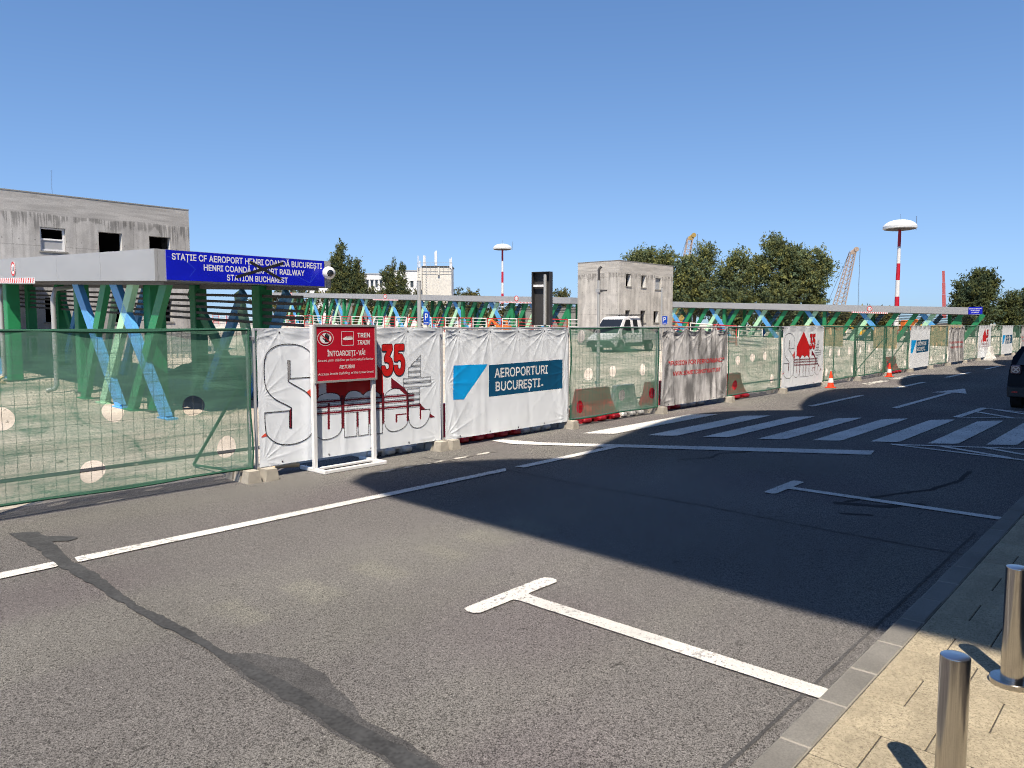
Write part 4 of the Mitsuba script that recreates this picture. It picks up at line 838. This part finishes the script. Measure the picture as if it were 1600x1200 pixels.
for s in (-1, 1):
    lx = s*.73
    l = sp_('tail_lamp', MB().bevbox(lx-.11, lx+.11, -.005, .06, .91, 1.14, .035), 'm_suv_lamp', smooth=30)
    FL = frame_map((CX+lx, CY-.006, 1.025), (1, 0, 0), (0, 0, 1), (0, -1, 0))
    part(l, 'lens', plate(ring(0, 0, .075, .088).union(LineString([(-.045, -.045), (.045, .045)]).buffer(.014)).union(LineString([(-.045, .045), (.045, -.045)]).buffer(.014)), FL, .001, .006), 'm_lamp_glass')
    sp_('reflector', MB().box(s*.72-.06, s*.72+.06, -.099, -.082, .45, .485), 'm_reflector')
    for y in (.85, 3.35):
        sp_('wheel', MB().tube([(s*.66, y, .33), (s*.905, y, .33)], .33, 28), 'm_rubber', smooth=40)
        sp_('wheel_disc', MB().tube([(s*.90, y, .33), (s*.915, y, .33)], .22, 20), 'm_rim', smooth=40)
    sp_('side_window', MB().hull([(s*(x_+o), y_, z_) for x_, y_, z_ in ((.872, .55, 1.10), (.70, .62, 1.50), (.69, 2.2, 1.50), (.855, 2.7, 1.10)) for o in (0, .012)]), 'm_glass_dark')
sp_('exhaust', tube([(.45, -.06, .27), (.45, .2, .27)], .035, 10), 'm_galv')

# ---------------------------------------------------------------- banded masts with mushroom heads
def mast(x, y, ztop, rd, bl, lab, ra_, rb_):
    k = thing('banded_mast', lab, 'mast'); g = float(gz(x)); hd = .66*rd
    part(k, 'dome', MB().lathe([(rd, ztop-hd*.66), (rd*.97, ztop-hd*.55), (rd*.86, ztop-hd*.36), (rd*.68, ztop-hd*.19), (rd*.42, ztop-hd*.06), (0, ztop)], (x, y, 0), 40), 'm_dome', smooth=True)
    part(k, 'rim', MB().lathe([(rd*.93, ztop-hd*.92), (rd*1.0, ztop-hd*.86), (rd*1.002, ztop-hd*.66)], (x, y, 0), 40), 'm_dome', smooth=40)
    part(k, 'underside', MB().lathe([(0, ztop-hd*.97), (rd*.6, ztop-hd*1.0), (rd*.93, ztop-hd*.922)], (x, y, 0), 40), 'm_dome_under', smooth=40)
    zt = ztop-hd*.98; i = 0
    while zt-bl*i > g:
        a, b = zt-bl*i, max(zt-bl*(i+1), g); q = lambda z: ra_+(rb_-ra_)*(zt-z)/(zt-g)
        part(k, 'band', tube([(x, y, b), (x, y, a)], [q(b), q(a)], 16), 'm_mast_red' if i % 2 == 0 else 'm_mast_white', smooth=40); i += 1
    part(k, 'rod', tube([(x+rd*1.05*.742, y+rd*1.05*.67, ztop-hd), (x+rd*1.05*.742, y+rd*1.05*.67, ztop+.45)], .03, 6), 'm_slat'); part(k, 'rod', tube([(x, y, ztop-.05), (x, y, ztop+.7)], .015, 5), 'm_slat')
mast(-105.28, 113.77, 18.46, 1.9, 2.2, 'farther red and white banded mast with white mushroom head above the middle canopy', .17, .33)
mast(-27.9, 102.8, 15.1, 1.93, 2.06, 'nearer larger red and white banded mast with mushroom head behind the right canopy', .17, .31)

# ---------------------------------------------------------------- far white office block, antenna tower, cranes
ra = math.atan2(.67, .742)
of = thing('office_building', 'long white office building with tall windows behind the poplars', 'building')
def op(name, m, mt, par=None): return part(par or of, name, place(m, -146.2, 110.5, 0, ra), mt)
LX = -14.0
wins = [(-9.6+1.07*q, -9.0+1.07*q, 10.9, 12.6) for q in range(14)]+[(-9.8+2.14*q, -8.6+2.14*q, 8.9, 10.2) for q in range(7)]
OF = frame_map((0, 0, 0), (1, 0, 0), (0, 0, 1), (0, -1, 0))
op('wall', plate(sbox(LX, 1.5, 5.3, 13.95).difference(unary_union([sbox(a, c, b, d) for a, b, c, d in wins])), OF, -.4, 0), 'm_office')
op('rear_wall', MB().box(LX, 5.3, .41, 12, 1.5, 13.5), 'm_office'); op('roof', MB().box(LX-.2, 5.4, -.15, 12, 13.951, 14.2), 'm_office_trim')
for a, b, c, d in wins:
    w = op('window', MB().box(a+.03, b-.03, .28, .34, c+.03, d-.03), 'm_pane')
    if d > 12: op('hood', MB().box(a-.15, b+.15, -.25, -.002, d+.12, d+.3), 'm_office')
w2 = [(10.5, 11.2, 10.9, 12.4), (12.0, 12.7, 10.9, 12.4), (8.0, 8.7, 10.9, 12.4), (6.3, 7.0, 10.9, 12.4)]
op('wall', plate(sbox(5.42, 1.5, 15.5, 14.7).difference(unary_union([sbox(a, c, b, d) for a, b, c, d in w2])), OF, -.4, 0), 'm_office')
op('rear_wall', MB().box(5.42, 15.5, .41, 12, 1.5, 14.5), 'm_office'); op('roof', MB().box(5.401, 15.6, -.15, 12, 14.701, 14.95), 'm_office_trim')
for a, b, c, d in w2: op('window', MB().box(a+.03, b-.03, .28, .34, c+.03, d-.03), 'm_pane')
tw = thing('antenna_tower', 'cream windowless block carrying phone antennas on its roof', 'tower')
def tp(name, m, mt, **k): return part(tw, name, place(m, -113.6, 99.55, 0, ra), mt, **k)
tp('wall', MB().box(.0, 5.7, 0, 6, 1.7, 13.4), 'm_tower'); tp('roof_edge', MB().box(-.15, 5.85, -.15, 6.1, 13.401, 13.62), 'm_slat')
tp('wall', MB().box(-1.1, -.002, .4, 5.8, 1.7, 13.35), 'm_tower')
rg = MB()
for z in (12.3, 12.9, 14.25): rg.bar((-.9, -.25, z), (5.9, -.25, z), .05, .05)
for x in np.arange(-.9, 6, .85): rg.bar((x, -.25, 12.2), (x, -.25, 14.3 if int(x*2) % 2 else 13.7), .045, .045)
for z in np.arange(7.2, 13, .5): rg.bar((.62, -.12, z), (.9, -.12, z-.35), .05, .05)
tp('roof_railing', rg, 'm_office_trim')
for x, z0, z1, w in ((-.8, 13.4, 15.6, .16), (-.45, 13.4, 14.6, .22), (.3, 13.6, 15.7, .22), (.55, 13.6, 15.6, .24), (2.55, 13.7, 16.4, .24), (2.8, 13.7, 16.6, .26), (5.5, 13.2, 15.0, .26), (5.75, 13.0, 15.3, .18)):
    tp('antenna', MB().bevbox(x-w/2, x+w/2, -.2, .05, z0, z1, .03), 'm_white')
tp('antenna_bracket', MB().bevbox(3.05, 3.4, -.5, -.15, 11.8, 13.3, .05).box(-.4, -.1, -.3, .38, 9, 13.3), 'm_tower')
def lattice(k, p, q, w0, w1, n, col):
    p, q = np.asarray(p, float), np.asarray(q, float); d = unit(q-p); a = unit(np.cross(d, [-.67, .742, 0])); b = np.cross(a, d); m = MB(); h = MB()
    cs = [[p*(1-t)+q*t+(a*i+b*j)*(w0*(1-t)+w1*t)/2 for t in np.linspace(0, 1, n+1)] for i, j in ((-1, -1), (1, -1), (1, 1), (-1, 1))]
    for c in cs: part(k, 'chord', bar(c[0], c[-1], .16, .16), col)
    for s in range(4):
        for i in range(n): h.bar(cs[s][i], cs[(s+1) % 4][i+1], .07, .07); h.bar(cs[s][i+1], cs[(s+1) % 4][i+1], .06, .06)
    part(k, 'lacing', h, col, kind='stuff'); return cs
def crane(p, q, lab, head):
    k = thing('lattice_crane', lab, 'crane'); p, q = np.array(p), np.array(q); lattice(k, p, q, 2.0, 1.0, 14, 'm_crane')
    e = unit(q-p); part(k, 'boom_head', MB().hull([q+np.array(v) for v in ((-.45, -.4, -.3), (.45, .4, -.3), (.9, .8, .6), (.3, .2, .9), (-.3, -.2, .4))]), head)
    part(k, 'pulley', place(MB().tube([(0, -.2, 0), (0, .2, 0)], .5, 16), q[0]+.6, q[1]+.55, q[2]+.75, ra), head, smooth=40)
    part(k, 'hoist_rope', MB().bar(q+[1.2, 1.1, 1], (q[0]+1.2, q[1]+1.1, 3), .07, .07).bar(q+[-.4, -.4, .4], p+[-2.2, -2, 0], .06, .06), 'm_slat')
    part(k, 'cab', place(MB().bevbox(-2.5, 2.5, -1.5, 1.5, p[2]-1.6, p[2]+1.4, .1).box(-3, 3, -1.8, 1.8, p[2]-3.0, p[2]-1.61), p[0], p[1], 0, ra), 'm_crane_yellow')
crane((-84.0, 146.5, 4.6), (-82.0, 148.2, 20.6), 'lattice crane with yellow head rising out of the big trees', 'm_crane_yellow')
crane((-58.1, 169.8, 4.4), (-55.9, 171.8, 17.6), 'tan lattice crane boom left of the larger banded mast', 'm_crane')
bm = thing('telescopic_crane', 'slim red telescopic crane boom left of the dark right hand tree', 'crane')
for i in range(4):
    a, b = 3.5+2.3*i, 3.5+2.3*(i+1); f = lambda z: (-37.42+(12.58-z)*.047, 168.27+(12.58-z)*.043, z)
    part(bm, 'boom_section', bar(f(a), f(b-.04), (.72-.08*i), (.6-.07*i), up=(1, 0, 0)), 'm_boom')
part(bm, 'carrier', place(MB().bevbox(-4, 4, -1.4, 1.4, 1.0, 2.4, .15), -37, 168.7, 0, ra), 'm_slat')

# ---------------------------------------------------------------- small site machines
def machine(x, y, s, ang, lab, col):
    k = thing('site_machine', lab, 'machine'); g = float(gz(x))
    def q(name, m, mt, **kw): return part(k, name, place(m, x, y, g, ang), mt, **kw)
    q('body', MB().bevbox(-1.2*s, 1.3*s, -.8*s, .8*s, .75*s, 1.6*s, .1*s), col); q('cab', MB().bevbox(-.2*s, .9*s, -.7*s, .2*s, 1.6*s, 2.6*s, .1*s), col)
    q('cab_window', MB().box(-.1*s, .8*s, -.72*s, -.705*s, 1.75*s, 2.45*s), 'm_glass_dark')
    q('track', MB().bevbox(-1.5*s, 1.5*s, -1.0*s, -.55*s, 0, .6*s, .15*s), 'm_rubber'); q('track', MB().bevbox(-1.5*s, 1.5*s, .55*s, 1.0*s, 0, .6*s, .15*s), 'm_rubber')
    q('boom', MB().bar((-1.0*s, 0, 1.5*s), (-2.4*s, 0, 2.7*s), .3*s, .35*s).bar((-2.4*s, 0, 2.7*s), (-3.2*s, 0, 1.1*s), .25*s, .3*s), col); q('bucket', MB().bevbox(-3.6*s, -2.9*s, -.4*s, .4*s, .5*s, 1.1*s, .08*s), 'm_slat')
machine(-54.1, 58.6, .58, .3, 'orange excavator behind the railing right of the dark sign box', 'm_machine_orange')
machine(-31.3, 119.9, .85, 2.6, 'small orange excavator under the right canopy above the far airport banner', 'm_machine_orange')
machine(-29.8, 121.3+6, .8, .2, 'yellow excavator under the right canopy near its right end', 'm_machine_yellow')
machine(-29.4, 94.5, .6, .5, 'yellow mini excavator behind the gate net', 'm_machine_yellow')

# ---------------------------------------------------------------- trees
RIGHT = np.array([math.cos(AZ), math.sin(AZ), 0.0])
def leaves(c, lobes, n, size, seed, base, clump=.55, vert=False):
    "leaf sprays: twigs spread through the lobes and reach past them, each carrying many small tilted blades"
    r = np.random.default_rng(seed)
    vol = np.array([l[2]*l[2]*l[3] for l in lobes])**.7; vol /= vol.sum()
    ncl = max(10, n//24); li = r.choice(len(lobes), ncl, p=vol)
    L = np.array(lobes)[li]; d = r.normal(size=(ncl, 3)); d /= np.linalg.norm(d, axis=1, keepdims=True)
    rad = r.random(ncl)**.42*(.72+.42*r.random(ncl))
    ctr = np.stack([L[:, 0]+d[:, 0]*rad*L[:, 2], d[:, 1]*rad*L[:, 2]*.9, L[:, 1]+d[:, 2]*rad*L[:, 3]], 1)
    keep = meshkit.noise(np.c_[ctr[:, 0]*.75+seed, ctr[:, 1]*.75, ctr[:, 2]*.75]) > (.20 if vert else .34)
    ctr, d = ctr[keep], d[keep]; ncl = len(ctr)
    ax = d*(.55 if vert else .8)+r.normal(size=(ncl, 3))*.45+[0, 0, 1.1 if vert else .45]; ax /= np.linalg.norm(ax, axis=1, keepdims=True)
    ln = clump*(.7+1.5*r.random(ncl)**2); tone = .70+.62*r.random(ncl)**1.2; hue = r.random(ncl)
    ci = r.integers(0, ncl, n); t = r.random(n)
    p = ctr[ci]+ax[ci]*((t-.35)*2*ln[ci])[:, None]+r.normal(size=(n, 3))*(ln[ci]*(.42-.26*t))[:, None]
    a = r.normal(size=(n, 3))*[1, 1, 1.2]+ax[ci]*.9; a /= np.linalg.norm(a, axis=1, keepdims=True)
    b = np.cross(a, r.normal(size=(n, 3))); b /= np.linalg.norm(b, axis=1, keepdims=True)
    s = size*(.5+.9*r.random(n))[:, None]
    v = np.stack([p-a*s*.9, p+b*s*.38-a*s*.1, p+a*s*1.0, p-b*s*.38-a*s*.1], 1).reshape(-1, 3)
    w = v[:, :1]*RIGHT+v[:, 1:2]*np.array([-RIGHT[1], RIGHT[0], 0])+[c[0], c[1], 0]; w[:, 2] = v[:, 2]
    f = np.arange(n)[:, None]*4+np.array([[0, 1, 2, 0, 2, 3]]); f = f.reshape(-1, 3)
    base = np.asarray(base); col = base*(tone[ci]*(.8+.4*r.random(n)))[:, None]*(1+np.stack([.5*(hue[ci]-.4), .12*(hue[ci]-.5), -.5*(hue[ci]-.4)], 1))
    return trimesh.Trimesh(w, f, process=False), np.repeat(np.clip(col, .004, .5), 4, 0)
def tree(name, lab, cat, c, lobes, n, size, seed, base, trunk=.22, group=None, vert=False, clump=.55):
    k = thing(name, lab, cat, group); g = float(gz(c[0]))-.1; r = random.Random(seed)
    low = min(l[1]-l[3] for l in lobes); top = max(l[1] for l in lobes); m = MB()
    def W(u, w, z): return np.array([c[0], c[1], 0])+RIGHT*u+np.array([-RIGHT[1], RIGHT[0], 0])*w+[0, 0, z]
    if trunk:
        cx = float(np.mean([l[0] for l in lobes])); mid = max(low+.5, g+1.0); h = (top-g)
        m.tube([W(cx*.4, 0, g), W(cx*.5, .1, g+h*.25), W(cx*.7, -.1, g+h*.5), W(cx*.9, .05, g+h*.85)], [trunk, trunk*.8, trunk*.55, trunk*.15], 8)
        for l in lobes:
            for q in range(2 if vert else 4):
                e = W(l[0]+r.uniform(-.75, .75)*l[2], r.uniform(-.6, .6)*l[2], l[1]+r.uniform(-.1, .9)*l[3]); z0 = g+h*r.uniform(.15, .5); s0 = W(cx*.6, 0, z0)
                m.tube([s0, s0*.5+e*.5+[r.uniform(-.3, .3), r.uniform(-.3, .3), -.3], e], [trunk*.38, trunk*.22, .03], 5)
        part(k, 'trunk', m, 'm_bark', smooth=True)
    mesh, col = leaves(c, lobes, n, size, seed, base, clump, vert=vert)
    key = numbered(k+'__crown'); scene[key] = mikit.ply(mesh, 'm_leaf', smooth=False, color=col)
POP = (.125, .155, .078); OLV = (.168, .205, .102); DK = (.105, .140, .075); BSH = (.15, .165, .085)
pops = [((-109.0, 76.7), [(.33, 14.32, .8, 1.98), (-.33, 12.16, 1.3, 2.42), (.22, 9.45, 1.5, 2.74), (-.44, 7.5, 1.45, 2.6), (0, 4.5, 1.3, 2.5)], 9000, 'tallest poplar of the group right of the blue name board'),
        ((-107.6, 78.0), [(-.11, 12.16, .55, 1.1), (-.22, 10.32, 1.0, 1.98), (.22, 8.15, 1.3, 1.8), (0, 5, 1.2, 2.2)], 5200, 'short poplar in the middle of the three right of the blue name board'),
        ((-106.6, 78.9), [(-.11, 11.84, .65, 1.32), (0, 10.0, 1.1, 2.2), (.3, 7.82, 1.25, 1.8), (0, 5, 1.2, 2.2)], 5600, 'right hand poplar of the three right of the blue name board'),
        ((-104.8, 84.6), [(.11, 12.39, .5, 1.35), (.11, 10.51, .8, 2.25), (-1.01, 10.3, .62, 1.2), (.1, 7.95, 1.15, 2.0), (0, 5, 1.1, 2.2)], 5400, 'left poplar of the pair before the white office building'),
        ((-103.4, 85.9), [(.11, 11.62, .5, 1.12), (-.11, 9.62, .8, 2.25), (.3, 7.6, 1.05, 1.8), (0, 5, 1, 2.2)], 4600, 'right poplar of the pair before the white office building')]
for i, (c, lo_, n, lab) in enumerate(pops): tree('poplar_tree', lab, 'tree', c, lo_, int(n*1.9), .19, 50+i, POP, .2, vert=True, clump=.42)
big = [((-67.3, 107.7), [(-2.3, 12.9, 1.3, .8), (-.84, 13.0, 1.6, 1.2), (1.4, 13.0, 1.9, 1.4), (.53, 10.74, 2.8, 2.4), (3.17, 12.0, 1.4, 2.2), (1.06, 7.08, 3.4, 3.5)], 15000, 'thin leaved willow rising behind the roof of the small concrete house'),
       ((-60.9, 112.1), [(-1.36, 10.67, 2.1, 2.5), (1.57, 13.15, 1.7, 1.8), (.52, 10.4, 2.8, 2.8), (-2.62, 8.08, 2.1, 3.4), (1.05, 6.52, 3.5, 3.5)], 17000, 'round willow just right of the lattice crane with yellow head'),
       ((-55.4, 115.7), [(0, 11.9, 1.8, 1.9), (-1.3, 9.4, 1.8, 2.9), (1.56, 10.0, 1.5, 2.2), (0, 5.8, 3.3, 2.6)], 13500, 'narrower willow in the middle of the tree belt'),
       ((-49.2, 119.9), [(-1.75, 14.1, 1.8, 1.9), (-2.58, 10.8, 2.6, 3.2), (1.03, 12.56, 2.3, 2.3), (2.58, 10.02, 3.0, 3.5), (5.6, 12.0, 1.5, 2.0), (4.4, 8.7, 2.3, 2.1), (6.5, 11.0, .9, 1.2), (-1.03, 6.45, 4.3, 3.0), (4.8, 5.6, 1.7, 1.3)], 30000, 'largest spreading willow at the right end of the tree belt')]
for i, (c, lo_, n, lab) in enumerate(big): tree('willow_tree', lab, 'tree', c, lo_, int(n*1.7), .23, 70+i, OLV, .34, clump=.62)
tree('dark_tree', 'dark leafy tree above the right end of the right canopy', 'tree', (-23.9, 126.6), [(.56, 9.0, 1.2, 1.0), (1.67, 7.87, 1.5, 1.5), (-1.11, 7.41, 1.6, 1.5), (-2.3, 5.57, 1.2, 1.1), (.28, 6.03, 2.5, 2.3), (-.19, 3.3, 2.8, 1.9)], 24000, .22, 90, DK, .3)
tree('dark_tree', 'dense dark shrubby tree at the right edge of the picture', 'tree', (-19.9, 132.9), [(-.95, 4.69, 1.8, 1.5), (1.42, 5.44, 1.9, 1.6), (-2.36, 3.56, 2.1, 1.3), (.47, 2.6, 3.2, 1.6), (4.5, 5, 2.5, 2.2), (4.5, 2.5, 3, 1.8)], 26000, .22, 91, DK, .25)
hedge = [((-39.8, 123.0), [(1.49, 2.7, 4.4, 1.3), (5.48, 2.8, 2.4, 1.3), (-2.99, 2.6, 3.0, 1.2)], 7000, 'low green shrubs seen under the right canopy'),
         ((-52, 117), [(-4, 3.5, 4, 2.2), (2, 3.5, 4, 2.0), (8, 3.2, 4, 1.8)], 9000, 'dark undergrowth below the tree belt'),
         ((-114.4, 112.3), [(-1.35, 8.0, 2.0, 1.0), (.95, 7.9, 2.2, 1.0), (2.7, 7.3, 1.3, .8), (.5, 5.2, 4, 2.3)], 5000, 'rounded bush right of the cream antenna tower'),
         ((-99.2, 126.0), [(-.54, 8.1, 1.3, .9), (1.08, 7.9, 1.2, .8), (.3, 5.5, 2.2, 2.2)], 3000, 'bush right of the dark sign box above the middle canopy'),
         ((-132.9, 82.1), [(-1.9, 8.2, 1.8, 1.1), (1.9, 8.3, 2.5, 1.1), (5.7, 8.0, 1.8, 1.0), (-4.43, 6.81, 3.6, 1.3), (2, 5, 6, 2.6)], 8000, 'olive bushes left of the poplars under the blue name board'),
         ((-120.2, 93.5), [(-.63, 8.3, 1.7, 1.0), (1.27, 8.0, 1.5, .9), (-1.27, 5.6, 5, 2.3), (7.6, 8.0, 1.0, .8), (6.5, 5.5, 3, 2.2)], 6500, 'light bushes at the foot of the white office building'),
         ((-95.5, 102.4), [(-2.36, 4.0, 4.6, 2.1), (4.73, 3.8, 4.6, 1.9), (-10.64, 4.0, 5.8, 2.1)], 9000, 'dark bushes seen between the braces of the middle canopy')]
for i, (c, lo_, n, lab) in enumerate(hedge): tree('bush', lab, 'bush', c, lo_, n, .32, 100+i, BSH if i != 1 else DK, 0.0)
